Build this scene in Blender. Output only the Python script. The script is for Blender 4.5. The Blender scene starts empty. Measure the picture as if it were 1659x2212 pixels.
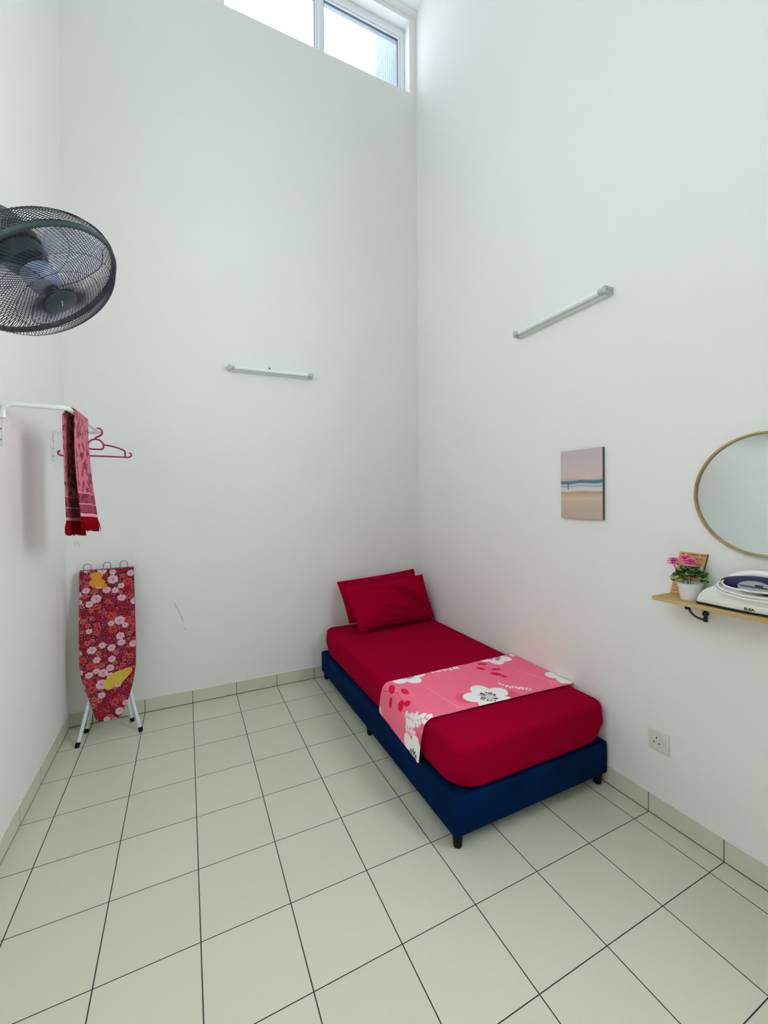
import bpy, bmesh, math, random
import numpy as np
from mathutils import Vector, Matrix

S = bpy.context.scene
C = S.collection
PI = math.pi
random.seed(7)
RNG = np.random.default_rng(11)

# ------------------------------------------------------------------ camera
# level-ish wide phone lens, verticals corrected (small vertical shift)
FPX, IW, IH = 891.55, 1659.0, 2212.0
CAM = Vector((0.570, -3.301, 1.478))
cam_d = bpy.data.cameras.new('camera')
cam = bpy.data.objects.new('camera', cam_d)
C.objects.link(cam)
cam_d.sensor_fit = 'VERTICAL'
cam_d.sensor_height = 24.0
cam_d.lens = FPX / IH * 24.0
cam_d.shift_y = -26.7 / IH
cam_d.clip_start = 0.02
yaw, pitch, roll = 0.4475, -0.0061, -0.0085
fwd = Vector((math.sin(yaw) * math.cos(pitch), math.cos(yaw) * math.cos(pitch), math.sin(pitch)))
rt0 = Vector((math.cos(yaw), -math.sin(yaw), 0))
up0 = rt0.cross(fwd)
rt = rt0 * math.cos(roll) + up0 * math.sin(roll)
up = -rt0 * math.sin(roll) + up0 * math.cos(roll)
cam.matrix_world = Matrix(((rt.x, up.x, -fwd.x, CAM.x), (rt.y, up.y, -fwd.y, CAM.y), (rt.z, up.z, -fwd.z, CAM.z), (0, 0, 0, 1)))
S.camera = cam

# ------------------------------------------------------------------ world / light / exposure
SKY_STRENGTH = 21.0
w = bpy.data.worlds.new('sky')
S.world = w
w.use_nodes = True
bg = w.node_tree.nodes['Background']
bg.inputs[0].default_value = (0.885, 0.955, 1.0, 1)
bg.inputs[1].default_value = SKY_STRENGTH
S.view_settings.view_transform = 'Standard'
S.view_settings.look = 'None'
S.view_settings.gamma = 1.0
S.view_settings.use_curve_mapping = False
S.view_settings.exposure = 0.0
S.cycles.use_denoising = True
S.cycles.max_bounces = 24
S.cycles.diffuse_bounces = 16
S.cycles.transparent_max_bounces = 40
S.cycles.glossy_bounces = 6
S.cycles.sample_clamp_indirect = 10.0


def portal(name, loc, rot, sx, sy):
    l = bpy.data.lights.new(name, 'AREA')
    l.shape = 'RECTANGLE'
    l.size, l.size_y = sx, sy
    l.cycles.is_portal = True
    o = bpy.data.objects.new(name, l)
    o.location = loc
    o.rotation_euler = rot
    C.objects.link(o)


# ------------------------------------------------------------------ helpers
def lin(c):
    c = c / 255.0
    return c / 12.92 if c <= 0.04045 else ((c + 0.055) / 1.055) ** 2.4


def rgb(r, g, b):
    return (lin(r), lin(g), lin(b), 1.0)


MATS = {}


def mat(name, col, rough=0.5, metal=0.0, sheen=0.0, sheen_tint=None, spec=0.5, bump=None, var=None, coat=0.0):
    if name in MATS:
        return MATS[name]
    m = bpy.data.materials.new(name)
    m.use_nodes = True
    nt = m.node_tree
    b = nt.nodes['Principled BSDF']
    b.inputs['Base Color'].default_value = col
    b.inputs['Roughness'].default_value = rough
    b.inputs['Metallic'].default_value = metal
    b.inputs['Specular IOR Level'].default_value = spec
    b.inputs['Sheen Weight'].default_value = sheen
    b.inputs['Coat Weight'].default_value = coat
    if sheen_tint:
        b.inputs['Sheen Tint'].default_value = sheen_tint
    tc = nt.nodes.new('ShaderNodeTexCoord')
    if var:  # (scale, amount)
        n = nt.nodes.new('ShaderNodeTexNoise')
        n.inputs['Scale'].default_value = var[0]
        n.inputs['Detail'].default_value = 4
        nt.links.new(tc.outputs['Object'], n.inputs['Vector'])
        mr = nt.nodes.new('ShaderNodeMapRange')
        mr.inputs['From Min'].default_value = 0.3
        mr.inputs['From Max'].default_value = 0.7
        mr.inputs['To Min'].default_value = 1 - var[1]
        mr.inputs['To Max'].default_value = 1 + var[1]
        nt.links.new(n.outputs['Fac'], mr.inputs['Value'])
        mx = nt.nodes.new('ShaderNodeVectorMath')
        mx.operation = 'SCALE'
        mx.inputs[0].default_value = col[:3]
        nt.links.new(mr.outputs['Result'], mx.inputs['Scale'])
        nt.links.new(mx.outputs['Vector'], b.inputs['Base Color'])
    if bump:  # (scale, strength)
        n = nt.nodes.new('ShaderNodeTexNoise')
        n.inputs['Scale'].default_value = bump[0]
        n.inputs['Detail'].default_value = 5
        nt.links.new(tc.outputs['Object'], n.inputs['Vector'])
        bp = nt.nodes.new('ShaderNodeBump')
        bp.inputs['Strength'].default_value = bump[1]
        bp.inputs['Distance'].default_value = 0.01
        nt.links.new(n.outputs['Fac'], bp.inputs['Height'])
        nt.links.new(bp.outputs['Normal'], b.inputs['Normal'])
    MATS[name] = m
    return m


def print_mat(name, rough=0.8, sheen=0.0, bump=None):
    """fabric / print whose colours come from the woven or printed pattern stored on the mesh"""
    if name in MATS:
        return MATS[name]
    m = mat(name, (0.5, 0.5, 0.5, 1), rough, sheen=sheen, spec=0.25, bump=bump)
    nt = m.node_tree
    a = nt.nodes.new('ShaderNodeAttribute')
    a.attribute_name = 'print'
    nt.links.new(a.outputs['Color'], nt.nodes['Principled BSDF'].inputs['Base Color'])
    return m


def tile_mat(name):
    m = bpy.data.materials.new(name)
    m.use_nodes = True
    nt = m.node_tree
    N, L = nt.nodes, nt.links
    b = N['Principled BSDF']
    geo = N.new('ShaderNodeNewGeometry')
    sp = N.new('ShaderNodeSeparateXYZ')
    L.new(geo.outputs['Position'], sp.inputs[0])

    def mth(op, a, bb=None):
        n = N.new('ShaderNodeMath')
        n.operation = op
        for k, v in ((0, a), (1, bb)):
            if v is None:
                continue
            if isinstance(v, (int, float)):
                n.inputs[k].default_value = v
            else:
                L.new(v, n.inputs[k])
        return n.outputs[0]

    def cell(ax):
        return mth('DIVIDE', sp.outputs[ax], 0.3)

    def line(ax, half):
        c = cell(ax)
        r = mth('ROUND', c)
        d = mth('MULTIPLY', mth('ABSOLUTE', mth('SUBTRACT', c, r)), 0.3)
        return mth('LESS_THAN', d, half)

    gx, gy = line('X', 0.0019), line('Y', 0.0016)
    low = mth('LESS_THAN', mth('ABSOLUTE', mth('SUBTRACT', sp.outputs['Z'], 0.0022)), 0.0018)
    g = mth('MAXIMUM', mth('MAXIMUM', gx, gy), low)
    # per-tile tone
    cx = mth('FLOOR', cell('X'))
    cy = mth('FLOOR', cell('Y'))
    cv = N.new('ShaderNodeCombineXYZ')
    L.new(cx, cv.inputs[0])
    L.new(cy, cv.inputs[1])
    wn = N.new('ShaderNodeTexWhiteNoise')
    wn.noise_dimensions = '2D'
    L.new(cv.outputs[0], wn.inputs['Vector'])
    tone = N.new('ShaderNodeMapRange')
    tone.inputs['To Min'].default_value = 0.975
    tone.inputs['To Max'].default_value = 1.02
    L.new(wn.outputs['Value'], tone.inputs['Value'])
    nz = N.new('ShaderNodeTexNoise')
    nz.inputs['Scale'].default_value = 260
    nz.inputs['Detail'].default_value = 2
    L.new(geo.outputs['Position'], nz.inputs['Vector'])
    sp2 = N.new('ShaderNodeMapRange')
    sp2.inputs['From Min'].default_value = 0.3
    sp2.inputs['From Max'].default_value = 0.7
    sp2.inputs['To Min'].default_value = 0.97
    sp2.inputs['To Max'].default_value = 1.03
    L.new(nz.outputs['Fac'], sp2.inputs['Value'])
    tt = mth('MULTIPLY', tone.outputs[0], sp2.outputs[0])
    sc = N.new('ShaderNodeVectorMath')
    sc.operation = 'SCALE'
    sc.inputs[0].default_value = rgb(*TILE_RGB)[:3]
    L.new(tt, sc.inputs['Scale'])
    mx = N.new('ShaderNodeMix')
    mx.data_type = 'RGBA'
    L.new(g, mx.inputs['Factor'])
    L.new(sc.outputs['Vector'], mx.inputs['A'])
    mx.inputs['B'].default_value = rgb(44, 40, 46)
    L.new(mx.outputs['Result'], b.inputs['Base Color'])
    ro = N.new('ShaderNodeMapRange')
    ro.inputs['To Min'].default_value = 0.32
    ro.inputs['To Max'].default_value = 0.85
    L.new(g, ro.inputs['Value'])
    L.new(ro.outputs[0], b.inputs['Roughness'])
    bp = N.new('ShaderNodeBump')
    bp.invert = True
    bp.inputs['Strength'].default_value = 0.4
    bp.inputs['Distance'].default_value = 0.002
    L.new(g, bp.inputs['Height'])
    L.new(bp.outputs['Normal'], b.inputs['Normal'])
    return m


def glass_mat(name, tint=(0.97, 0.99, 1.0, 1), refl=0.08):
    m = bpy.data.materials.new(name)
    m.use_nodes = True
    nt = m.node_tree
    nt.nodes.clear()
    out = nt.nodes.new('ShaderNodeOutputMaterial')
    tr = nt.nodes.new('ShaderNodeBsdfTransparent')
    tr.inputs[0].default_value = tint
    gl = nt.nodes.new('ShaderNodeBsdfGlossy')
    gl.inputs['Roughness'].default_value = 0.03
    mx = nt.nodes.new('ShaderNodeMixShader')
    mx.inputs[0].default_value = refl
    nt.links.new(tr.outputs[0], mx.inputs[1])
    nt.links.new(gl.outputs[0], mx.inputs[2])
    nt.links.new(mx.outputs[0], out.inputs[0])
    return m


def translucent_mat(name, col, clear=0.45):
    """smoky plastic: part see-through, part diffuse"""
    m = bpy.data.materials.new(name)
    m.use_nodes = True
    nt = m.node_tree
    b = nt.nodes['Principled BSDF']
    b.inputs['Base Color'].default_value = col
    b.inputs['Roughness'].default_value = 0.25
    out = nt.nodes['Material Output']
    tr = nt.nodes.new('ShaderNodeBsdfTransparent')
    tr.inputs[0].default_value = (0.90, 0.91, 0.98, 1)
    mx = nt.nodes.new('ShaderNodeMixShader')
    mx.inputs[0].default_value = clear
    nt.links.new(b.outputs[0], mx.inputs[1])
    nt.links.new(tr.outputs[0], mx.inputs[2])
    nt.links.new(mx.outputs[0], out.inputs[0])
    return m


def wood_mat(name, c1, c2, axis_scale=(30, 3, 30), rough=0.55):
    m = bpy.data.materials.new(name)
    m.use_nodes = True
    nt = m.node_tree
    b = nt.nodes['Principled BSDF']
    b.inputs['Roughness'].default_value = rough
    tc = nt.nodes.new('ShaderNodeTexCoord')
    mp = nt.nodes.new('ShaderNodeMapping')
    mp.inputs['Scale'].default_value = axis_scale
    n = nt.nodes.new('ShaderNodeTexNoise')
    n.inputs['Scale'].default_value = 2.2
    n.inputs['Detail'].default_value = 6
    n.inputs['Distortion'].default_value = 0.6
    r = nt.nodes.new('ShaderNodeValToRGB')
    r.color_ramp.elements[0].position = 0.32
    r.color_ramp.elements[0].color = c1
    r.color_ramp.elements[1].position = 0.68
    r.color_ramp.elements[1].color = c2
    nt.links.new(tc.outputs['Object'], mp.inputs[0])
    nt.links.new(mp.outputs[0], n.inputs['Vector'])
    nt.links.new(n.outputs['Fac'], r.inputs[0])
    nt.links.new(r.outputs[0], b.inputs['Base Color'])
    return m


class MB:
    """collects geometry in world coordinates; build() links it as ONE mesh object"""

    def __init__(self):
        self.v, self.f, self.col = [], [], None

    def add(self, vs, fs):
        o = len(self.v)
        self.v += [tuple(p) for p in vs]
        self.f += [tuple(i + o for i in q) for q in fs]
        return self

    def box(self, x0, x1, y0, y1, z0, z1, bev=0.0, seg=2, M=None):
        bm = bmesh.new()
        bmesh.ops.create_cube(bm, size=1)
        for p in bm.verts:
            p.co = Vector(((x0 + x1) / 2 + p.co.x * (x1 - x0), (y0 + y1) / 2 + p.co.y * (y1 - y0), (z0 + z1) / 2 + p.co.z * (z1 - z0)))
        if bev > 0:
            bmesh.ops.bevel(bm, geom=bm.edges[:], offset=bev, segments=seg, profile=0.5, affect='EDGES')
        return self.from_bm(bm, M)

    def from_bm(self, bm, M=None):
        bm.verts.index_update()
        vs = [(M @ p.co) if M else p.co.copy() for p in bm.verts]
        fs = [[p.index for p in f.verts] for f in bm.faces]
        bm.free()
        return self.add(vs, fs)

    def tube(self, pts, r, n=10, cap=True, closed=False):
        pts = [Vector(p) for p in pts]
        m = len(pts)
        rs = r if isinstance(r, (list, tuple)) else [r] * m
        vs, fs = [], []
        nrm = None
        for i, p in enumerate(pts):
            if closed:
                t = (pts[(i + 1) % m] - pts[i - 1]).normalized()
            else:
                t = (pts[min(i + 1, m - 1)] - pts[max(i - 1, 0)]).normalized()
            if nrm is None:
                a = Vector((0, 0, 1)) if abs(t.z) < 0.9 else Vector((1, 0, 0))
                nrm = t.cross(a).normalized()
            else:
                nrm = (nrm - t * nrm.dot(t)).normalized()
            bi = t.cross(nrm)
            for k in range(n):
                an = 2 * PI * k / n
                vs.append(p + (nrm * math.cos(an) + bi * math.sin(an)) * rs[i])
        rows = m if closed else m - 1
        for i in range(rows):
            j = (i + 1) % m
            for k in range(n):
                k2 = (k + 1) % n
                fs.append((i * n + k, i * n + k2, j * n + k2, j * n + k))
        if cap and not closed:
            fs.append(tuple(range(n))[::-1])
            fs.append(tuple((m - 1) * n + k for k in range(n)))
        return self.add(vs, fs)

    def lathe(self, prof, o, axis=(0, 0, 1), n=32, cap=True):
        """prof: list of (radius, height along axis)"""
        ax = Vector(axis).normalized()
        a = ax.cross(Vector((0, 0, 1)) if abs(ax.z) < 0.9 else Vector((1, 0, 0))).normalized()
        b = ax.cross(a)
        o = Vector(o)
        vs, fs = [], []
        for (r, h) in prof:
            for k in range(n):
                t = 2 * PI * k / n
                vs.append(o + ax * h + (a * math.cos(t) + b * math.sin(t)) * r)
        for i in range(len(prof) - 1):
            for k in range(n):
                k2 = (k + 1) % n
                fs.append((i * n + k, i * n + k2, (i + 1) * n + k2, (i + 1) * n + k))
        if cap:
            fs.append(tuple(range(n))[::-1])
            fs.append(tuple((len(prof) - 1) * n + k for k in range(n)))
        return self.add(vs, fs)

    def grid(self, P, wrap_u=False):
        """P: array [rows, cols, 3]"""
        R, K = P.shape[:2]
        vs = P.reshape(-1, 3).tolist()
        fs = []
        for i in range(R - 1):
            for k in range(K if wrap_u else K - 1):
                k2 = (k + 1) % K
                fs.append((i * K + k, i * K + k2, (i + 1) * K + k2, (i + 1) * K + k))
        return self.add(vs, fs)

    def prism(self, outline, d, M=None):
        """outline: list of Vector; extruded by vector d"""
        n = len(outline)
        d = Vector(d)
        a = [Vector(p) for p in outline]
        vs = a + [p + d for p in a]
        if M:
            vs = [M @ p for p in vs]
        fs = [tuple(range(n))[::-1], tuple(range(n, 2 * n))]
        fs += [(i, (i + 1) % n, n + (i + 1) % n, n + i) for i in range(n)]
        return self.add(vs, fs)

    def build(self, name, m, parent=None, smooth=True, angle=35, cols=None, recalc=True):
        org = ORG.get(parent.name, Vector()) if parent else Vector()
        me = bpy.data.meshes.new(name)
        me.from_pydata([(p[0] - org.x, p[1] - org.y, p[2] - org.z) for p in self.v], [], self.f)
        if recalc:
            bm = bmesh.new()
            bm.from_mesh(me)
            bmesh.ops.recalc_face_normals(bm, faces=bm.faces[:])
            bm.to_mesh(me)
            bm.free()
        me.update()
        if smooth:
            me.shade_smooth()
            if angle:
                try:
                    me.set_sharp_from_angle(angle=math.radians(angle))
                except Exception:
                    pass
        if cols is not None:
            at = me.color_attributes.new('print', 'FLOAT_COLOR', 'POINT')
            arr = np.ones((len(me.vertices), 4), np.float32)
            arr[:, :3] = cols
            at.data.foreach_set('color', arr.ravel())
        me.materials.append(m)
        o = bpy.data.objects.new(name, me)
        C.objects.link(o)
        if parent:
            o.parent = parent
            ORG[o.name] = org
        return o


ORG = {}


def thing(name, label, cat, loc, group=None, kind=None):
    o = bpy.data.objects.new(name, None)
    o.empty_display_size = 0.05
    C.objects.link(o)
    o.location = loc
    ORG[o.name] = Vector(loc)
    tag(o, label, cat, group, kind)
    return o


def tag(o, label=None, cat=None, group=None, kind=None):
    if label:
        o['label'] = label
    if cat:
        o['category'] = cat
    if group:
        o['group'] = group
    if kind:
        o['kind'] = kind
    return o


def catmull(pts, n=8, closed=False):
    P = [Vector(p) for p in pts]
    m = len(P)
    out = []
    rng = range(m) if closed else range(m - 1)
    for i in rng:
        if closed:
            p0, p1, p2, p3 = P[i - 1], P[i], P[(i + 1) % m], P[(i + 2) % m]
        else:
            p0, p1, p2, p3 = P[max(i - 1, 0)], P[i], P[i + 1], P[min(i + 2, m - 1)]
        for k in range(n):
            t = k / n
            out.append(0.5 * ((2 * p1) + (p2 - p0) * t + (2 * p0 - 5 * p1 + 4 * p2 - p3) * t * t + (3 * p1 - p0 - 3 * p2 + p3) * t ** 3))
    if not closed:
        out.append(P[-1])
    return out


def vnoise(x, y, seed=0):
    """smooth value noise on arrays"""
    xi, yi = np.floor(x).astype(np.int64), np.floor(y).astype(np.int64)
    fx, fy = x - xi, y - yi
    fx, fy = fx * fx * (3 - 2 * fx), fy * fy * (3 - 2 * fy)

    def h(a, b):
        n = (a * 374761393 + b * 668265263 + seed * 974634777) & 0x7fffffff
        n = ((n ^ (n >> 13)) * 1274126177) & 0x7fffffff
        return ((n ^ (n >> 16)) & 0xffff) / 65535.0
    return (h(xi, yi) * (1 - fx) + h(xi + 1, yi) * fx) * (1 - fy) + (h(xi, yi + 1) * (1 - fx) + h(xi + 1, yi + 1) * fx) * fy


def L3(r, g, b):
    return np.array([lin(r), lin(g), lin(b)])


# ------------------------------------------------------------------ room shell
TILE_RGB = (205, 206, 187)
XL, XR, YB, YR, ZC = -0.133, 2.5126, -0.006, -4.6, 5.895
M_wall = mat('white wall paint', rgb(232, 231, 228), 0.7, spec=0.2, bump=(220, 0.05), var=(2.5, 0.008))
M_ceil = mat('ceiling paint', rgb(232, 234, 232), 0.8, spec=0.2)
M_tile = tile_mat('floor tiles')
M_cap = mat('skirting top', rgb(226, 226, 220), 0.5)
M_alu = mat('white aluminium', rgb(232, 236, 240), 0.35, metal=0.0)
M_gasket = mat('dark gasket', rgb(60, 68, 76), 0.6)
M_glass = glass_mat('tinted window glass', (0.42, 0.437, 0.453, 1))
M_glass2 = glass_mat('light fill window glass', (0.50, 0.51, 0.51, 1))  # pane of the added left window; tint sets its fill light
M_glass3 = glass_mat('fill window glass', (0.96, 0.97, 0.97, 1))  # pane of the window added in the right wall for fill
WX0, WX1, WZ0, WZ1 = -0.02, 2.446, 5.158, 5.812   # clerestory opening
TH = 0.15


def struct(o, label, cat):
    return tag(o, label, cat, kind='structure')


fl = MB().box(XL - 0.3, XR + 0.3, YR - 0.3, YB + 0.2, -0.12, 0.0).build('floor', M_tile, smooth=False)
struct(fl, 'glossy cream square floor tiles with dark grout lines', 'floor')
o = MB().box(XL - 0.3, XR + 0.3, YR - 0.3, YB + TH, ZC, ZC + 0.12).build('ceiling', M_ceil, smooth=False)
struct(o, 'high white ceiling above the clerestory window', 'ceiling')
b = MB()
b.box(XL - 0.3, XR + 0.3, YB, YB + TH, -0.1, WZ0)
b.box(XL - 0.3, XR + 0.3, YB, YB + TH, WZ1, ZC)
b.box(XL - 0.3, WX0, YB, YB + TH, WZ0, WZ1)
b.box(WX1, XR + 0.3, YB, YB + TH, WZ0, WZ1)
wb = b.build('wall_back', M_wall, smooth=False)
struct(wb, 'tall white painted wall behind the bed head with the window at its top', 'wall')
DY0, DY1, DZ0, DZ1 = -4.45, -2.95, 1.75, 3.35           # unseen window added for fill light, camera side of the room
b = MB()
b.box(XR, XR + 0.2, DY1, YB + 0.05, -0.1, ZC)
b.box(XR, XR + 0.2, YR - 0.3, DY0, -0.1, ZC)
b.box(XR, XR + 0.2, DY0, DY1, DZ1, ZC)
b.box(XR, XR + 0.2, DY0, DY1, -0.1, DZ0)
o = b.build('wall_right', M_wall, smooth=False)
struct(o, 'tall white painted wall along the long side of the bed', 'wall')
# left wall, with an unseen window added above the fan for fill light
LY0, LY1, LZ0, LZ1 = -2.85, -1.40, 2.55, 3.90
b = MB()
b.box(XL - 0.2, XL, YR - 0.3, YB + 0.05, -0.1, LZ0)
b.box(XL - 0.2, XL, YR - 0.3, YB + 0.05, LZ1, ZC)
b.box(XL - 0.2, XL, YR - 0.3, LY0, LZ0, LZ1)
b.box(XL - 0.2, XL, LY1, YB + 0.05, LZ0, LZ1)
o = b.build('wall_left', M_wall, smooth=False)
struct(o, 'white painted wall carrying the fan and the clothes rail', 'wall')
M_rear = mat('darkened rear wall', rgb(110, 110, 108), 0.8, spec=0.2)  # unseen wall, darkened to throw less light on the bed foot
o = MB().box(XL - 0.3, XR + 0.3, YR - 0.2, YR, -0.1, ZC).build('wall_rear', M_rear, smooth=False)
struct(o, 'unseen wall behind the camera, darkened to cut bounce light', 'wall')

# faint marks on the back wall
M_mark = mat('wall scuff', rgb(176, 178, 170), 0.9)
M_mark2 = mat('wall dent', rgb(196, 198, 192), 0.9)


def mark(pts, wd, m, yy=YB - 0.0006):
    bb = MB()
    bb.tube([(x, yy + wd * 0.35, z) for x, z in pts], [wd * 0.4] + [wd] * (len(pts) - 2) + [wd * 0.4], 6)
    o = bb.build('scuff_mark', m, wb)
    return o


mark([(0.487, 0.745), (0.500, 0.705), (0.515, 0.678), (0.530, 0.640), (0.542, 0.605), (0.546, 0.585)], 0.0022, M_mark)
mark([(0.549, 0.548), (0.553, 0.544), (0.560, 0.541)], 0.003, M_mark)
mark([(-0.086, 1.206), (-0.084, 1.188), (-0.082, 1.169)], 0.0025, M_mark2)
mark([(-0.078, 1.220), (-0.069, 1.193), (-0.059, 1.165)], 0.0028, M_mark2)

# skirting
SKH = 0.090


def skirting(name, x0, x1, y0, y1, label, cap):
    s = MB().box(x0, x1, y0, y1, 0.0005, SKH).build(name, M_tile, smooth=False)
    struct(s, label, 'skirting')
    MB().box(*cap, SKH, SKH + 0.007, bev=0.002).build('cap', M_cap, s)
    return s


skirting('baseboard_back', XL, XR, YB - 0.009, YB, 'low tiled skirting under the ironing board wall', (XL, XR, YB - 0.009, YB))
skirting('baseboard_left', XL, XL + 0.009, YR, YB - 0.009, 'low tiled skirting at the foot of the left wall', (XL, XL + 0.009, YR, YB - 0.009))
skirting('baseboard_right', XR - 0.009, XR, YR, YB - 0.009, 'low tiled skirting beside the bed foot and socket wall', (XR - 0.009, XR, YR, YB - 0.009))
# cornice
b = MB()
b.prism([Vector((XL, YB, ZC - 0.042)), Vector((XL, YB - 0.012, ZC - 0.042)), Vector((XL, YB - 0.020, ZC - 0.022)),
         Vector((XL, YB - 0.034, ZC - 0.012)), Vector((XL, YB - 0.036, ZC)), Vector((XL, YB, ZC))], (XR - XL, 0, 0))
struct(b.build('trim_1', M_ceil, smooth=False), 'slim white cornice between back wall and ceiling', 'cornice')


# windows
def window_back():
    yf0, yf1 = YB + 0.092, YB + 0.142
    w_ = MB()
    fw_ = 0.036
    w_.box(WX0, WX1, yf0, yf1, WZ1 - 0.062, WZ1, 0.004)
    w_.box(WX0, WX1, yf0, yf1, WZ0, WZ0 + 0.03, 0.004)
    w_.box(WX0 + 0.001, WX0 + fw_, yf0 + 0.0015, yf1 - 0.0015, WZ0 + 0.001, WZ1 - 0.001, 0.004)
    w_.box(WX1 - fw_, WX1 - 0.001, yf0 + 0.0015, yf1 - 0.0015, WZ0 + 0.001, WZ1 - 0.001, 0.004)
    root = w_.build('window_1', M_alu, smooth=False)
    struct(root, 'high clerestory window with white aluminium frame and bright sky', 'window')
    ms = [0.023, 0.828, 1.632]
    for mx in ms:
        MB().box(mx - 0.016, mx + 0.016, yf0 - 0.004, yf1 + 0.004, WZ0 + 0.03, WZ1 - 0.062, 0.004).build('mullion', M_alu, root, smooth=False)
    edges = [WX0 + fw_] + ms[1:] + [WX1 - fw_]
    for i in range(3):
        a, c = edges[i] + (0.016 if i else 0), edges[i + 1] - (0.016 if i < 2 else 0)
        zt, zb = WZ1 - 0.062, WZ0 + 0.03
        s = MB()
        t = 0.024
        y0, y1 = yf0 + 0.012, yf1 - 0.008
        s.box(a, c, y0, y1, zt - t, zt, 0.005)
        s.box(a, c, y0, y1, zb, zb + t, 0.005)
        s.box(a + 0.001, a + t, y0 + 0.0015, y1 - 0.0015, zb + 0.001, zt - 0.001, 0.005)
        s.box(c - t, c - 0.001, y0 + 0.0015, y1 - 0.0015, zb + 0.001, zt - 0.001, 0.005)
        so = s.build('sash', M_alu, root, smooth=False)
        g = MB()
        q = 0.004
        a2, c2, zb2, zt2 = a + t, c - t, zb + t, zt - t
        g.box(a2, c2, y0 + 0.008, y1 - 0.006, zt2 - q, zt2)
        g.box(a2, a2 + q, y0 + 0.008, y1 - 0.006, zb2, zt2)
        g.box(c2 - q, c2, y0 + 0.008, y1 - 0.006, zb2, zt2)
        g.build('gasket', M_gasket, so, smooth=False)
        MB().box(a2, c2, yf0 + 0.026, yf0 + 0.031, zb2, zt2).build('pane', M_glass, so, smooth=False)


window_back()
portal('window_portal', ((WX0 + WX1) / 2, YB + TH + 0.02, (WZ0 + WZ1) / 2), (-PI / 2, 0, 0), WX1 - WX0, WZ1 - WZ0)
b = MB()
xf0, xf1 = XL - 0.14, XL - 0.09
b.box(xf0, xf1, LY0, LY1, LZ0, LZ0 + 0.05)
b.box(xf0, xf1, LY0, LY1, LZ1 - 0.05, LZ1)
b.box(xf0, xf1, LY0, LY0 + 0.05, LZ0, LZ1)
b.box(xf0, xf1, LY1 - 0.05, LY1, LZ0, LZ1)
b.box(xf0, xf1, (LY0 + LY1) / 2 - 0.025, (LY0 + LY1) / 2 + 0.025, LZ0, LZ1)
w2 = b.build('added_window_left', M_alu, smooth=False)
struct(w2, 'unseen window added high in the left wall for fill light, above the fan', 'window')
MB().box(XL - 0.118, XL - 0.113, LY0 + 0.05, LY1 - 0.05, LZ0 + 0.05, LZ1 - 0.05).build('pane', M_glass2, w2, smooth=False)
portal('left_fill_portal', (XL - 0.22, (LY0 + LY1) / 2, (LZ0 + LZ1) / 2), (0, -PI / 2, 0), LZ1 - LZ0, LY1 - LY0)

b = MB()
b.box(XR + 0.08, XR + 0.13, DY0, DY0 + 0.05, DZ0, DZ1)
b.box(XR + 0.08, XR + 0.13, DY1 - 0.05, DY1, DZ0, DZ1)
b.box(XR + 0.08, XR + 0.13, DY0, DY1, DZ1 - 0.05, DZ1)
b.box(XR + 0.08, XR + 0.13, DY0, DY1, DZ0, DZ0 + 0.05)
w4 = b.build('added_window_right', M_alu, smooth=False)
struct(w4, 'unseen white framed window added in the right wall for fill light, on the camera side of the room', 'window')
MB().box(XR + 0.10, XR + 0.106, DY0 + 0.05, DY1 - 0.05, DZ0 + 0.05, DZ1 - 0.05).build('pane', M_glass3, w4, smooth=False)
portal('right_fill_portal', (XR + 0.21, (DY0 + DY1) / 2, (DZ0 + DZ1) / 2), (0, PI / 2, 0), DZ1 - DZ0, DY1 - DY0)

# outside: eave soffit and the side wall of the roof gap
M_out = mat('outside render', rgb(138, 146, 152), 0.85)
M_out2 = mat('outside translucent sheet', rgb(140, 152, 158), 0.5)
o = MB().box(XL - 0.5, XR + 0.6, YB + TH + 0.005, YB + 0.40, 6.02, 6.10).build('eave', M_out, smooth=False)
struct(o, 'pale eave soffit outside above the high window', 'eave')
o = MB().box(2.56, 2.70, YB + TH + 0.005, YB + 0.95, 5.0, 7.6).build('wall_outside', M_out, smooth=False)
struct(o, 'pale outside wall seen through the right end of the high window', 'wall')
b = MB()
rib = [(YB + 0.22 + 0.72 * k / 96, 2.548 + 0.008 * math.sin(k * PI / 3)) for k in range(97)]
b.grid(np.array([[(x, y, 4.9) for y, x in rib], [(x, y, 6.26) for y, x in rib]]))
o = b.build('ribbed_sheet', M_out2, angle=0)
so = o.modifiers.new('thickness', 'SOLIDIFY')
so.thickness = 0.002
tag(o, 'pale blue ribbed sheet outside the right end of the high window', 'cladding')

# ------------------------------------------------------------------ bed
M_velvet = mat('navy velvet', rgb(1, 31, 70), 0.8, sheen=0.04, sheen_tint=rgb(20, 80, 150), spec=0.04, var=(7, 0.22), bump=(500, 0.1))
M_leg = mat('black plastic', rgb(7, 8, 11), 0.6, spec=0.2)
M_sheet = mat('crimson sheet', rgb(158, 0, 45), 0.85, spec=0.02, bump=(700, 0.06))
M_sheet2 = M_sheet
BX0, BX1, BY0, BY1 = 1.558, 2.500, -0.030, -1.897   # y: head, foot
bed = thing('bed_frame', 'low navy velvet divan bed base on short black legs', 'bed', (2.03, -0.96, 0))
b = MB()
b.box(BX0, BX1, BY1, BY0, 0.060, 0.2195, 0.010, 3)
b.build('divan_base', M_velvet, bed)
for lx in (BX0 + 0.034, BX1 - 0.034):
    for ly in (BY1 + 0.034, (BY0 + BY1) / 2 + 0.02, BY0 - 0.034):
        MB().lathe([(0.0165, 0.0), (0.0185, 0.004), (0.0205, 0.03), (0.0235, 0.0605)], (lx, ly, 0), n=20).build('leg', M_leg, bed)


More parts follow.
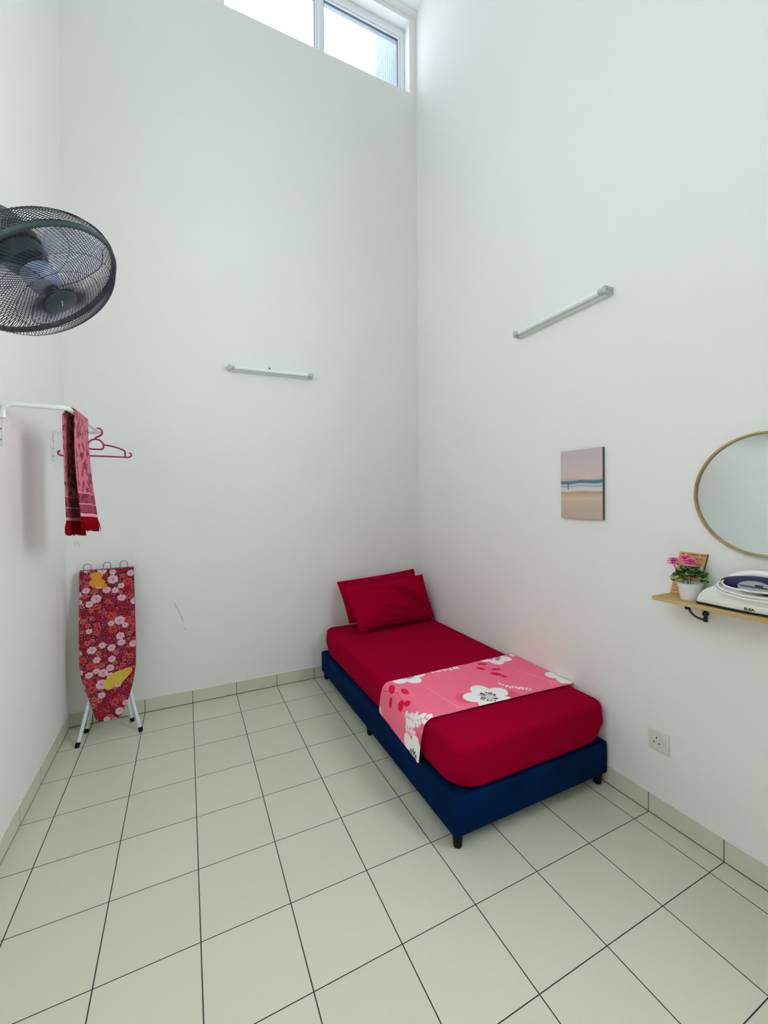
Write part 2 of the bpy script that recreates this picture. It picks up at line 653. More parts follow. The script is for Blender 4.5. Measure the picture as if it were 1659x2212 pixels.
def mattress():
    x0, x1, y0, y1 = 1.580, 2.503, BY1 + 0.006, -0.062
    zb, zt = 0.2198, 0.421
    hw, hl = (x1 - x0) / 2, (y1 - y0) / 2
    cx, cy = (x0 + x1) / 2, (y0 + y1) / 2
    n = 28
    prof = []  # (inset, z)
    rb, rtp = 0.038, 0.030
    for k in range(7):
        t = k / 6 * PI / 2
        prof.append((rb * (1 - math.sin(t)), zb + rb * (1 - math.cos(t)) * 0.8))
    prof.append((-0.006, (zb + zt) / 2))
    for k in range(9):
        t = k / 8 * PI / 2
        prof.append((rtp * (1 - math.cos(t)), zt - rtp + rtp * math.sin(t)))
    rings = []

    def outline(ins, rad):
        pts = []
        r = max(rad - ins * 0.6, 0.02)
        W, H = hw - ins, hl - ins
        for (sx, sy, a0) in ((1, 1, 0), (-1, 1, PI / 2), (-1, -1, PI), (1, -1, 3 * PI / 2)):
            for k in range(n // 4 + 4):
                a = a0 + PI / 2 * k / (n // 4 + 3)
                pts.append((cx + sx * (W - r) + r * math.cos(a), cy + sy * (H - r) + r * math.sin(a)))
        return pts
    for ins, z in prof:
        rad = 0.062 + 0.075 * max(0, (0.31 - z) / 0.08) ** 1.5
        rings.append([(x, y, z) for x, y in outline(ins, rad)])
    for q in (0.15, 0.3, 0.6, 0.85):
        rings.append([(cx + (x - cx) * (1 - q), cy + (y - cy) * (1 - q), zt + 0.003 * q) for x, y, z in rings[len(prof) - 1]])
    m = MB()
    P = np.array(rings)
    m.grid(P, wrap_u=True)
    K = P.shape[1]
    m.f.append(tuple(range(K)))
    m.f.append(tuple((len(rings) - 1) * K + k for k in range(K)))
    o = m.build('mattress', M_sheet, angle=60)
    tag(o, 'mattress in a plain crimson fitted sheet on the navy base', 'mattress')


mattress()


def pillow(name, BLc, BRc, TLc, TRc, thick, label, seed, folds, lean_sag=0.0):
    """pillow between four seam corners; bulges to both sides of that sheet"""
    BLc, BRc, TLc, TRc = [np.array(q, float) for q in (BLc, BRc, TLc, TRc)]
    R, K = 61, 91
    v, u = np.meshgrid(np.linspace(0, 1, R), np.linspace(0, 1, K), indexing='ij')
    # pinch the edges inwards between the corners
    uu = u + 0.012 * np.sin(PI * v) * (0.5 - u) * 2 * np.abs(2 * u - 1) ** 2
    vv = v + 0.020 * np.sin(PI * u) * (0.5 - v) * 2 * np.abs(2 * v - 1) ** 2
    base = ((1 - uu)[..., None] * (1 - vv)[..., None] * BLc + uu[..., None] * (1 - vv)[..., None] * BRc
            + (1 - uu)[..., None] * vv[..., None] * TLc + uu[..., None] * vv[..., None] * TRc)
    nrm = np.cross(BRc - BLc, TLc - BLc)
    nrm /= np.linalg.norm(nrm)
    if nrm[1] > 0:
        nrm = -nrm
    e = np.clip(1 - np.abs(2 * u - 1) ** 2.6, 0, 1) ** 0.75 * np.clip(1 - np.abs(2 * v - 1) ** 2.4, 0, 1) ** 0.75
    e *= 1 + lean_sag * (0.5 - v)
    wr = np.zeros_like(u)
    for (u0, v0, u1, v1, wd, am) in folds:
        dx, dy = u1 - u0, v1 - v0
        ll = math.hypot(dx * 1.7, dy)
        t = ((u - u0) * dx * 1.7 * 1.7 + (v - v0) * dy) / (ll * ll)
        d = ((u - u0) * 1.7 * dy - (v - v0) * dx * 1.7) / ll
        d = d + 0.02 * np.sin(t * 7 + seed)
        env = np.clip(np.sin(PI * np.clip(t, 0, 1)), 0, 1) ** 0.7
        wr += am * env * np.exp(-(d / wd) ** 2)
    wr += 0.006 * (vnoise(u * 9, v * 6, seed) - 0.5) * e
    front = base + nrm * (thick * 0.5 * e + wr * np.minimum(1, e * 3))[..., None]
    back = base - nrm * (thick * 0.5 * e)[..., None]
    m = MB()
    m.grid(front)
    o0 = len(m.v)
    m.grid(back[:, ::-1])
    bm = bmesh.new()
    vs = [bm.verts.new(p) for p in m.v]
    bm.verts.ensure_lookup_table()
    for f in m.f:
        bm.faces.new([vs[i] for i in f])
    bmesh.ops.remove_doubles(bm, verts=bm.verts[:], dist=0.0004)
    m2 = MB().from_bm(bm)
    o = m2.build(name, M_sheet2, angle=80)
    tag(o, label, 'pillow', 'crimson pillows at the bed head')
    return o


ZM = 0.423
pillow('pillow', (1.735, -0.215, ZM + 0.045), (2.455, -0.175, ZM + 0.045), (1.682, -0.070, 0.784), (2.415, -0.070, 0.832), 0.10,
       'rear crimson pillow leaning against the wall, mostly hidden by another pillow', 3,
       [(0.1, 0.75, 0.6, 0.95, 0.05, 0.008), (0.5, 0.7, 0.95, 0.98, 0.04, -0.008)])
pillow('pillow', (1.760, -0.375, ZM + 0.022), (2.475, -0.315, ZM + 0.022), (1.700, -0.200, 0.758), (2.432, -0.185, 0.800), 0.14,
       'front crimson pillow with diagonal creases, propped on the other pillow', 5,
       [(0.42, 0.95, 1.03, 0.10, 0.050, -0.036), (0.52, 0.97, 1.06, 0.24, 0.038, 0.020), (0.38, 0.86, 0.95, 0.02, 0.032, 0.018), (0.30, 0.45, 0.85, 0.02, 0.030, -0.022),
        (0.12, 0.66, 0.5, 0.12, 0.035, 0.009), (0.20, 0.24, 0.72, 0.0, 0.030, -0.016), (0.02, 0.93, 0.62, 0.86, 0.025, 0.008), (0.02, 0.86, 0.55, 0.80, 0.025, -0.006)], 0.35)


# blanket: a plush runner over the foot half, hanging down the open side
def blanket():
    PINK, PINK2 = L3(255, 118, 150), L3(244, 88, 130)
    WHITE, CRIM, DARK, PALE = L3(250, 246, 244), L3(232, 0, 70), L3(40, 12, 26), L3(255, 178, 194)
    LIGHTBLUE = L3(196, 216, 232)
    ns, ntt = 500, 220
    xe, zt = 1.5665, 0.4295     # outer face of the drop, top of the cloth
    r = 0.052
    wall_x = 2.506
    top_len = wall_x - (xe + r)
    arc = r * PI / 2
    drop = 0.1365
    tot = top_len + arc + drop
    s = np.linspace(0, tot, ns)
    X = np.where(s < top_len, wall_x - s, 0.0)
    Z = np.full(ns, zt)
    a = np.clip((s - top_len) / r, 0, PI / 2)
    on_arc = s >= top_len
    X[on_arc] = (xe + r) - r * np.sin(a[on_arc])
    Z[on_arc] = (zt - r) + r * np.cos(a[on_arc])
    dn = np.clip(s - top_len - arc, 0, None)
    Z -= dn
    X -= 0.004 * (dn > 0) * np.minimum(dn / 0.03, 1) - 0.040 * np.clip(dn - 0.085, 0, 1)
    side = np.clip((s - top_len) / (arc + drop), 0, 1)
    # back and front edges
    yb = -1.193 - 0.008 * np.clip(s / top_len, 0, 1) + 0.062 * side ** 0.9
    yf = -1.690 + 0.050 * np.clip(s / top_len, 0, 1) ** 0.8 + 0.022 * side
    tt = np.linspace(0, 1, ntt)
    T, Sg = np.meshgrid(tt, s, indexing='ij')
    Y = yb[None, :] + (yf - yb)[None, :] * T
    Xg = np.repeat(X[None, :], ntt, 0)
    Zg = np.repeat(Z[None, :], ntt, 0)
    # little ripples and thick rounded hems
    hem = np.minimum(T, 1 - T) * 0.5
    lift = 0.004 * np.clip(hem / 0.012, 0, 1) + 0.0025 * (vnoise(Sg * 14, Y * 14, 4) - 0.5)
    lift += 0.004 * np.exp(-((T - 0.985) / 0.02) ** 2)
    nx = np.where(on_arc, -np.sin(a), 0.0)[None, :]
    nz = np.where(on_arc, np.cos(a), 1.0)[None, :]
    Xg = Xg + nx * lift
    Zg = Zg + nz * lift
    q_ = np.clip(dn / drop, 0, 1)[None, :] * np.clip(T, 0, 1)
    Xg = Xg - 0.0150 * q_
    Zg = Zg - 0.020 * q_
    P = np.stack([Xg, Y, Zg], -1)
    # ---- print
    s1, y1 = Sg, Y
    nz1 = vnoise(s1 * 45, y1 * 90, 1) * 0.5 + vnoise(s1 * 160, y1 * 160, 2) * 0.5
    f = np.clip((nz1 - 0.3) * 1.2, 0, 1)[..., None]
    col = PINK * (1 - f * 0.35) + PINK2 * f * 0.35

    def paint(mask, c):
        k = np.clip(mask, 0, 1)[..., None]
        nonlocal col
        col = col * (1 - k) + c * k

    def soft(d, e=0.002):
        return np.clip(0.5 - d / e, 0, 1)

    def ell(cs, cy, a_, b_, rot):
        c_, s_ = math.cos(rot), math.sin(rot)
        ds, dy = s1 - cs, y1 - cy
        p, q = ds * c_ + dy * s_, -ds * s_ + dy * c_
        return (np.sqrt((p / a_) ** 2 + (q / b_) ** 2) - 1) * min(a_, b_)

    def seg(s0, y0, sb, yb_, wd):
        dx, dy = sb - s0, yb_ - y0
        t = np.clip(((s1 - s0) * dx + (y1 - y0) * dy) / (dx * dx + dy * dy), 0, 1)
        return np.hypot(s1 - s0 - t * dx, y1 - y0 - t * dy) - wd

    def flower(cs, cy, R_, rot, npet=5, dark=0.42):
        d = np.full_like(s1, 9.0)
        for k in range(npet):
            an = rot + 2 * PI * k / npet
            d = np.minimum(d, ell(cs + 0.58 * R_ * math.cos(an), cy + 0.58 * R_ * math.sin(an), 0.47 * R_, 0.40 * R_, an))
        d = np.minimum(d, np.hypot(s1 - cs, y1 - cy) - 0.45 * R_)
        paint(soft(d - 0.003) * 0.55, PALE)
        paint(soft(d), WHITE)
        rng = np.random.default_rng(abs(int(cs * 1000)) + 5)
        rr = np.hypot(s1 - cs, y1 - cy)
        for k in range(60):
            an = rng.uniform(0, 2 * PI)
            r0 = rng.uniform(0.12, 0.20) * R_
            r1 = rng.uniform(0.26, dark) * R_
            paint(soft(seg(cs + r0 * math.cos(an), cy + r0 * math.sin(an), cs + r1 * math.cos(an), cy + r1 * math.sin(an), 0.0010)) * 0.85, DARK)
            paint(soft(np.hypot(s1 - cs - r1 * math.cos(an), y1 - cy - r1 * math.sin(an)) - rng.uniform(0.0026, 0.0048)), DARK if k % 4 else L3(190, 30, 60))
        paint(soft(rr - 0.14 * R_, 0.01) * 0.9, LIGHTBLUE)

    def sprig(s0, y0, s2, y2, n_, size, seed):
        rng = np.random.default_rng(seed)
        paint(soft(seg(s0, y0, s2, y2, 0.0012)), WHITE)
        for k in range(n_):
            t = (k + 0.5) / n_
            for sd in (-1, 1):
                an = math.atan2(y2 - y0, s2 - s0) + sd * rng.uniform(0.5, 1.1)
                cs, cy = s0 + (s2 - s0) * t, y0 + (y2 - y0) * t
                l_ = size * rng.uniform(0.6, 1.2)
                paint(soft(ell(cs + math.cos(an) * l_ * 0.6, cy + math.sin(an) * l_ * 0.6, l_ * 0.5, l_ * 0.27, an + rng.uniform(-0.25, 0.25))), WHITE)

    # deeper rose patches printed behind the big flowers
    for cs, cy, R_ in ((0.64, -1.56, 0.05), (0.40, -1.63, 0.04), (1.04, -1.62, 0.05)):
        paint(soft(np.hypot(s1 - cs, y1 - cy) - R_, 0.03) * 0.6, L3(230, 64, 112))
    # pale stalks
    for pts in (((0.757, -1.36), (0.744, -1.50), (0.731, -1.610)), ((0.731, -1.605), (0.690, -1.64), (0.672, -1.66)),
                ((0.731, -1.605), (0.748, -1.64), (0.752, -1.67)), ((0.731, -1.60), (0.712, -1.65), (0.708, -1.67)),
                ((0.160, -1.40), (0.125, -1.52), (0.098, -1.61)), ((0.098, -1.605), (0.06, -1.64), (0.045, -1.66)),
                ((0.098, -1.605), (0.12, -1.64), (0.135, -1.67)), ((0.098, -1.605), (0.088, -1.65), (0.085, -1.675)),
                ((0.32, -1.43), (0.37, -1.50), (0.36, -1.52)), ((0.945, -1.375), (0.972, -1.43), (0.985, -1.47))):
        for p, q in zip(pts[:-1], pts[1:]):
            paint(soft(seg(*p, *q, 0.0014)), PALE)
    flower(0.524, -1.600, 0.128, 0.4)
    flower(0.150, -1.203, 0.105, 0.1)
    flower(0.785, -1.185, 0.108, -0.5)
    flower(-0.035, -1.60, 0.105, 0.6, dark=0.3)
    flower(1.118, -1.565, 0.105, 2.2)
    # sprigs of little white leaves
    sprig(0.64, -1.205, 0.45, -1.225, 8, 0.026, 1)
    sprig(0.372, -1.49, 0.345, -1.57, 4, 0.016, 2)
    sprig(0.345, -1.56, 0.270, -1.64, 6, 0.022, 3)
    sprig(0.985, -1.46, 0.955, -1.57, 6, 0.036, 4)
    sprig(0.965, -1.54, 0.905, -1.64, 6, 0.034, 5)
    sprig(1.00, -1.47, 1.02, -1.56, 4, 0.030, 8)
    sprig(1.06, -1.165, 1.135, -1.185, 6, 0.018, 6)
    sprig(0.04, -1.225, -0.02, -1.235, 4, 0.026, 7)
    # crimson leaves
    for g in (((0.282, -1.250, 0.030, 0.016, 0.5), (0.335, -1.300, 0.030, 0.017, 1.2), (0.258, -1.350, 0.030, 0.016, 0.3),
               (0.305, -1.398, 0.032, 0.021, 0.9), (0.286, -1.446, 0.022, 0.014, 1.2)),
              ((0.925, -1.270, 0.034, 0.019, 1.9), (0.885, -1.352, 0.034, 0.018, 1.7), (0.985, -1.298, 0.030, 0.018, 0.2),
               (0.955, -1.408, 0.030, 0.024, 0.6), (0.925, -1.448, 0.022, 0.016, 1.3))):
        for cs, cy, a_, b_, ro in g:
            paint(soft(ell(cs, cy, a_, b_, ro)), CRIM)
    for p, q in (((0.96, -1.21), (0.92, -1.33)), ((0.92, -1.33), (0.93, -1.40)), ((0.30, -1.22), (0.29, -1.38))):
        paint(soft(seg(*p, *q, 0.0012)), CRIM)
    m = MB()
    m.grid(P)
    n0 = len(m.v)
    # underside, a few millimetres thinner, so the cloth has thickness
    Q = P.copy()
    Q[..., 0] -= nx * 0.0045
    Q[..., 2] -= nz * 0.0045
    st = 10
    o = m.build('blanket', print_mat('plush blanket print', 0.9, 0.03, bump=(260, 0.2)), cols=col.reshape(-1, 3), angle=0)
    so = o.modifiers.new('thickness', 'SOLIDIFY')
    so.thickness = 0.004
    so.offset = -1
    tag(o, 'pink plush blanket printed with white poppies, laid across the foot half of the bed', 'blanket')


blanket()

# ------------------------------------------------------------------ ironing board
M_legw = mat('white enamel tube', rgb(214, 224, 230), 0.35)
M_wire = mat('dark wire', rgb(70, 74, 76), 0.4, metal=0.6)


def ironing_board():
    root = thing('ironing_board', 'folded ironing board in a red rose print cover leaning in the corner', 'ironing board', (0.11, -0.2, 0))

    def yof(z):
        return -0.270 + (z - 0.05) * 0.204
    Lp = [(0.096, 0.110), (0.070, 0.116), (0.054, 0.136), (0.037, 0.19), (0.018, 0.25), (-0.012, 0.33), (-0.033, 0.42), (-0.040, 0.55), (-0.046, 0.75), (-0.051, 1.018)]
    Rp = [(0.152, 0.112), (0.180, 0.117), (0.197, 0.136), (0.214, 0.175), (0.231, 0.22), (0.252, 0.30), (0.266, 0.40), (0.265, 0.55), (0.258, 0.75), (0.248, 1.022)]
    Lx = np.array([p[0] for p in Lp]); Lz = np.array([p[1] for p in Lp])
    Rx = np.array([p[0] for p in Rp]); Rz = np.array([p[1] for p in Rp])
    R, K = 460, 150
    tL = np.linspace(0, 1, len(Lp))
    # parameter along each edge by height
    t = np.linspace(0, 1, R)
    cl = np.concatenate([[0], np.cumsum(np.hypot(np.diff(Lx), np.diff(Lz)))]); cl /= cl[-1]
    cr = np.concatenate([[0], np.cumsum(np.hypot(np.diff(Rx), np.diff(Rz)))]); cr /= cr[-1]
    ex, ez = np.interp(t, cl, Lx), np.interp(t, cl, Lz)
    fx, fz = np.interp(t, cr, Rx), np.interp(t, cr, Rz)
    u = np.linspace(0, 1, K)
    X = ex[:, None] + (fx - ex)[:, None] * u
    Zg = ez[:, None] + (fz - ez)[:, None] * u
    # padded edge
    e = np.minimum.reduce([np.minimum(u, 1 - u)[None, :] * 0.3 + 0 * X, np.repeat((t * 0.9)[:, None], K, 1), np.repeat(((1 - t) * 0.9)[:, None], K, 1)])
    pad = 0.013 * np.sqrt(np.clip(1 - (1 - np.clip(e / 0.014, 0, 1)) ** 2, 0, 1))
    wob = 0.0025 * (vnoise(X * 18, Zg * 14, 9) - 0.5)
    Y = yof(Zg) - pad - wob + 0.004
    P = np.stack([X, Y, Zg], -1)
    # ---- print: crowded roses
    base = L3(62, 16, 24)
    x1, z1 = X, Zg
    n1 = vnoise(x1 * 150, z1 * 150, 1)
    n2 = vnoise(x1 * 320, z1 * 320, 2)
    col = base * (0.7 + 0.6 * n1[..., None])
    k = (n2 > 0.60)[..., None]
    col = np.where(k, L3(150, 26, 44) * (0.8 + 0.4 * n1[..., None]), col)
    k = (vnoise(x1 * 420, z1 * 420, 3) > 0.80)[..., None]
    col = np.where(k, L3(226, 150, 160), col)
    rng = np.random.default_rng(21)
    kinds = [(L3(208, 76, 78), 0.026, 0), (L3(164, 22, 46), 0.022, 0), (L3(150, 30, 86), 0.020, 0), (L3(224, 176, 188), 0.029, 1), (L3(214, 100, 104), 0.016, 0)]
    pts = []
    for it in range(6000):
        cx, cz = rng.uniform(-0.06, 0.28), rng.uniform(0.08, 1.04)
        kd = int(rng.choice(5, p=[0.20, 0.24, 0.10, 0.34, 0.12]))
        r_ = kinds[kd][1] * rng.uniform(0.62, 1.12)
        if all((cx - a) ** 2 + (cz - c) ** 2 > ((r_ + q) * 0.86) ** 2 for a, c, q, _ in pts):
            pts.append((cx, cz, r_, kd))
    pts.sort(key=lambda p: kinds[p[3]][2])
    for cx, cz, r_, kd in pts:
        sl = (np.abs(x1 - cx) < r_ * 1.3) & (np.abs(z1 - cz) < r_ * 1.3)
        if not sl.any():
            continue
        dx, dz = x1[sl] - cx, (z1[sl] - cz) * rng.uniform(1.0, 1.2)
        an = np.arctan2(dz, dx)
        rr = np.hypot(dx, dz) / r_
        ph = rng.uniform(0, 6.28)
        edge = 0.93 + 0.055 * np.cos(an * 6 + ph) + 0.05 * np.cos(an * 9 + ph * 2)
        inn = rr < edge
        ring = 0.5 + 0.5 * np.sin(rr * 14 + 2.6 * np.sin(an * 2 + ph) + 1.3 * np.sin(an * 5 + ph) + ph)
        c0 = kinds[kd][0]
        deep = L3(150, 92, 112) if kd == 3 else L3(120, 14, 36)
        amt = (0.10 + 0.46 * ring * (0.45 + 0.55 * (1 - rr)) + 0.5 * (vnoise(x1[sl] * 260, z1[sl] * 260, kd) - 0.5))[:, None] * (0.75 if kd == 3 else 1.5)
        cc = c0 * (1 - np.clip(amt, 0, 1)) + deep * np.clip(amt, 0, 1)
        core = (rr < 0.22)[:, None]
        cc = np.where(core, deep * (1.5 if kd == 3 else 1.0), cc)
        old = col[sl]
        old[inn] = cc[inn]
        col[sl] = old

    def blob(cx, cz, a_, b_, rot, c):
        nonlocal col
        c_, s_ = math.cos(rot), math.sin(rot)
        dx, dz = x1 - cx, z1 - cz
        p, q = dx * c_ + dz * s_, -dx * s_ + dz * c_
        d = np.sqrt((p / a_) ** 2 + (q / b_) ** 2) + 0.16 * (vnoise(x1 * 90, z1 * 90, 6) - 0.5)
        col = np.where((d < 1)[..., None], c * (0.9 + 0.2 * n1[..., None]), col)
    # worn ochre patches
    YE, YE2 = L3(206, 146, 42), L3(200, 172, 62)
    blob(0.044, 0.985, 0.034, 0.024, 0, YE)
    blob(0.048, 0.940, 0.042, 0.027, 0, YE)
    blob(0.085, 0.915, 0.016, 0.018, 0.4, YE * 0.9)
    blob(0.165, 0.350, 0.068, 0.036, 0.35, YE2)
    blob(0.215, 0.375, 0.034, 0.024, 0.45, YE2 * 0.92)
    blob(0.135, 0.325, 0.030, 0.044, -0.6, YE2)
    m = MB()
    m.grid(P)
    m.build('board_cover', print_mat('rose print cotton', 0.85, 0.0, bump=(300, 0.1)), root, cols=np.clip(col, 0, 1).reshape(-1, 3), angle=0)
    # pressed board behind the cover
    out = [Vector((x, yof(z) + 0.002, z)) for x, z in Lp] + [Vector((x, yof(z) + 0.002, z)) for x, z in Rp[::-1]]
    MB().prism(out, (0, 0.016, 0.003)).build('board', mat('board steel', rgb(120, 60, 66), 0.6), root, smooth=False)
    # wire loops of the iron rest at the wide end
    for hx, dz in ((-0.011, 0.0), (0.097, 0.003), (0.191, 0.006)):
        y = yof(1.03) + 0.012
        pts = [(hx - 0.021, y, 0.985), (hx - 0.021, y, 1.030 + dz), (hx - 0.019, y, 1.048 + dz), (hx - 0.011, y, 1.058 + dz), (hx, y, 1.060 + dz),
               (hx + 0.011, y, 1.058 + dz), (hx + 0.019, y, 1.048 + dz), (hx + 0.021, y, 1.030 + dz), (hx + 0.021, y, 0.985)]
        MB().tube(catmull(pts, 4), 0.0017, 8).build('wire_loop', M_wire, root)
    legs = [((-0.031, -0.292), (0.020, -0.212, 0.235)), ((-0.016, -0.127), (0.022, -0.112, 0.170)),
            ((0.236, -0.102), (0.205, -0.100, 0.150)), ((0.298, -0.266), (0.238, -0.205, 0.225))]
    for (fx_, fy_), tp in legs:
        f0 = Vector((fx_, fy_, 0.0))
        d = (Vector(tp) - f0)
        d = d / d.z
        topz = 0.52
        lg = MB().tube([f0 + d * 0.010, f0 + d * topz], 0.0098, 14).build('leg', M_legw, root)
        MB().tube([f0 + d * 0.0, f0 + d * 0.003, f0 + d * 0.024, f0 + d * 0.026], [0.010, 0.0125, 0.0125, 0.0105], 14).build('rubber_foot', M_leg, lg)
    # brackets joining the legs behind the board
    for x in (0.06, 0.16):
        MB().box(x - 0.01, x + 0.01, yof(0.5) + 0.018, yof(0.5) + 0.05, 0.47, 0.53, 0.003).build('leg_bracket', M_legw, root)
    MB().tube([(-0.031 + 0.217 * 0.51 - 0.005, -0.292 + 0.34 * 0.51, 0.51), (0.298 - 0.267 * 0.51 + 0.005, -0.266 + 0.271 * 0.51, 0.51)], 0.007, 10).build('cross_bar', M_legw, root)


ironing_board()

# ------------------------------------------------------------------ clothes rail, towel, hanger
M_railw = mat('white rail paint', rgb(226, 228, 224), 0.3)
M_screw = mat('screw steel', rgb(110, 112, 112), 0.4, metal=0.7)
RX, RZ, RY0, RY1 = 0.100, 1.885, -1.042, -0.285


def rail():
    root = thing('clothes_rail', 'white U-shaped clothes rail fixed to the left wall', 'clothes rail', (XL, (RY0 + RY1) / 2, RZ))
    xb = XL + 0.014
    pts = [(xb, RY0, RZ - 0.055), (xb, RY0, RZ - 0.04)]
    for k in range(9):
        a = k / 8 * PI / 2
        pts.append((xb + 0.036 * (1 - math.cos(a)), RY0, RZ - 0.036 + 0.036 * math.sin(a)))
    for k in range(9):
        a = k / 8 * PI / 2
        pts.append((RX - 0.030 + 0.030 * math.sin(a), RY0 + 0.030 * (1 - math.cos(a)), RZ))
    for k in range(9):
        a = k / 8 * PI / 2
        pts.append((RX - 0.030 + 0.030 * math.cos(a), RY1 - 0.030 + 0.030 * math.sin(a), RZ))
    for k in range(9):
        a = k / 8 * PI / 2
        pts.append((xb + 0.036 * (1 - math.sin(a)), RY1, RZ - 0.036 + 0.036 * math.cos(a)))
    pts += [(xb, RY1, RZ - 0.04), (xb, RY1, RZ - 0.055)]
    MB().tube(pts, 0.0105, 16).build('rail_bar', M_railw, root)
    for y in (RY0, RY1):
        pl = MB()
        pl.box(XL, XL + 0.004, y - 0.024, y + 0.024, RZ - 0.175, RZ - 0.022, 0.0015)
        pl.lathe([(0.013, 0), (0.013, 0.016)], (xb, y, RZ - 0.060), n=16)
        po = pl.build('wall_plate', M_railw, root)
        for z in (RZ - 0.105, RZ - 0.150):
            MB().lathe([(0.005, 0), (0.004, 0.002)], (XL + 0.004, y + 0.004, z), (1, 0, 0), 10).build('screw', M_screw, po)


rail()


def towel():
    root = thing('towel', 'pink towel with dark red floral weave and red fringe over the white rail', 'towel', (RX, -0.86, RZ))
    K, R = 100, 240
    u = np.linspace(0, 1, K)

    def layer(corners, name, seed, length, amp, flip):
        tn, tf, bn, bf = [np.array(c, float) for c in corners]
        v = np.linspace(0, 1, R)
        V, U = np.meshgrid(v, u, indexing='ij')
        P = ((1 - U)[..., None] * (1 - V)[..., None] * tn + U[..., None] * (1 - V)[..., None] * tf + (1 - U)[..., None] * V[..., None] * bn + U[..., None] * V[..., None] * bf)
        Vc = V ** 1.9
        P[..., :2] += ((1 - U)[..., None] * (bn - tn)[:2] + U[..., None] * (bf - tf)[:2]) * (Vc - V)[..., None]
        P[..., 0] += amp * np.sin(U * 2 * PI * 1.4 + 0.8 + seed) * np.clip(V * 2.5, 0, 1) * (0.6 + 0.4 * V)
        # wrap the top over the bar
        cap = np.clip((0.035 - V * length) / 0.035, 0, 1)
        sd = 1.0 if corners[0][0] > RX else -1.0
        P[..., 0] += (RX + sd * 0.0148 - P[..., 0]) * cap ** 2
        P[..., 2] += (RZ + 0.001 - P[..., 2]) * (V == 0)
        # ---- weave pattern (d = distance from lower hem, in metres)
        d = (1 - V) * length
        yy = U * 0.27
        BASE, DK, MID, RED, BAND = L3(206, 104, 128), L3(112, 6, 36), L3(158, 40, 72), L3(150, 4, 26), L3(232, 150, 168)
        n1 = vnoise(yy * 200, d * 200, seed)
        col = BASE * (0.88 + 0.2 * n1[..., None])
        # scrolling leaves and flower heads
        q = np.sin(d * 62 + 3 * np.sin(yy * 40) + seed) * np.cos(yy * 62 - 2 * np.sin(d * 38))
        col = np.where((q > 0.30)[..., None], MID * (0.9 + 0.2 * n1[..., None]), col)
        rng = np.random.default_rng(seed)
        for k in range(46):
            cy, cd = rng.uniform(0, 0.27), rng.uniform(0.16, length)
            r_ = rng.uniform(0.009, 0.019)
            dx, dz = yy - cy, d - cd
            an = np.arctan2(dz, dx)
            col = np.where((np.hypot(dx, dz) < r_ * (0.8 + 0.28 * np.cos(an * 5 + k)))[..., None], DK, col)
        for cd in (0.30, 0.375, 0.22):
            dx, dz = yy - 0.022, d - cd
            an = np.arctan2(dz, dx)
            col = np.where((np.hypot(dx, dz) < 0.017 * (0.85 + 0.25 * np.cos(an * 5)))[..., None], DK, col)
        # woven border above the fringe
        bord = (d > 0.070) & (d < 0.182)
        st = 0.5 + 0.5 * np.sin(d * 1400)
        bcol = MID * (0.80 + 0.35 * st[..., None]) + 0 * col
        bcol = np.where((vnoise(yy * 60, d * 60, seed + 5) > 0.60)[..., None], DK * 1.1, bcol)
        col = np.where(bord[..., None], bcol, col)
        for c0, w0 in ((0.075, 0.007), (0.128, 0.003), (0.180, 0.002)):
            col = np.where((np.abs(d - c0) < w0)[..., None], BAND, col)
        keep = int(R * (1 - 0.066 / length))
        return P, col, keep, RED
    for corners, nm, seed, length, amp in (
            (((RX + 0.0135, -0.975, RZ + 0.012), (RX + 0.0135, -0.705, RZ + 0.012), (0.150, -0.985, 1.335), (0.172, -0.765, 1.318)), 'towel_front', 3, 0.57, 0.012),
            (((RX - 0.030, -0.985, RZ + 0.004), (RX - 0.0135, -0.740, RZ + 0.012), (0.078, -0.985, 1.318), (0.122, -0.800, 1.300)), 'towel_back', 8, 0.585, 0.007)):
        P, col, keep, RED = layer(corners, nm, seed, length, amp, 1)
        m = MB()
        m.grid(P[:keep])
        o = m.build(nm, print_mat('towel weave', 0.95, 0.2, bump=(420, 0.3)), root, cols=col[:keep].reshape(-1, 3), angle=0)
        so = o.modifiers.new('thickness', 'SOLIDIFY')
        so.thickness = 0.0045
        so.offset = 0
        # fringe threads
        rng = np.random.default_rng(seed)
        fr = MB()
        n = 120
        for k in range(n):
            i = int((k + 0.5) / n * (K - 1))
            a = Vector(P[keep - 1, i])
            e = Vector(P[-1, i]) + Vector((rng.normal() * 0.0016, rng.normal() * 0.0012, rng.uniform(-0.004, 0.009)))
            for q in range(2):
                off = Vector((rng.normal() * 0.0015, rng.normal() * 0.0012, 0))
                fr.tube([a, (a + e) / 2 + off * 1.6, e + off * 2], [0.0019, 0.0022, 0.0012], 5)
        fr.build('fringe', mat('red fringe', rgb(140, 0, 18), 0.9, spec=0.1), root)
    # the fold over the bar joins both sides
    m = MB()
    rows = []
    for k in range(9):
        a = PI * k / 8
        rows.append([(RX + 0.0150 * math.cos(a), -0.975 + 0.24 * q / 20, RZ + 0.0 + 0.0150 * math.sin(a) + 0.001) for q in range(21)])
    P = np.array(rows)
    yy, dd = P[..., 1], np.arange(9)[:, None] * 0.006 + 0 * P[..., 1]
    n1 = vnoise(yy * 70, dd * 70, 2)[..., None]
    col = np.where(n1 > 0.55, L3(160, 50, 82), L3(214, 122, 142))
    m.grid(P)
    m.build('towel_fold', print_mat('towel weave'), root, cols=col.reshape(-1, 3), angle=0)


towel()


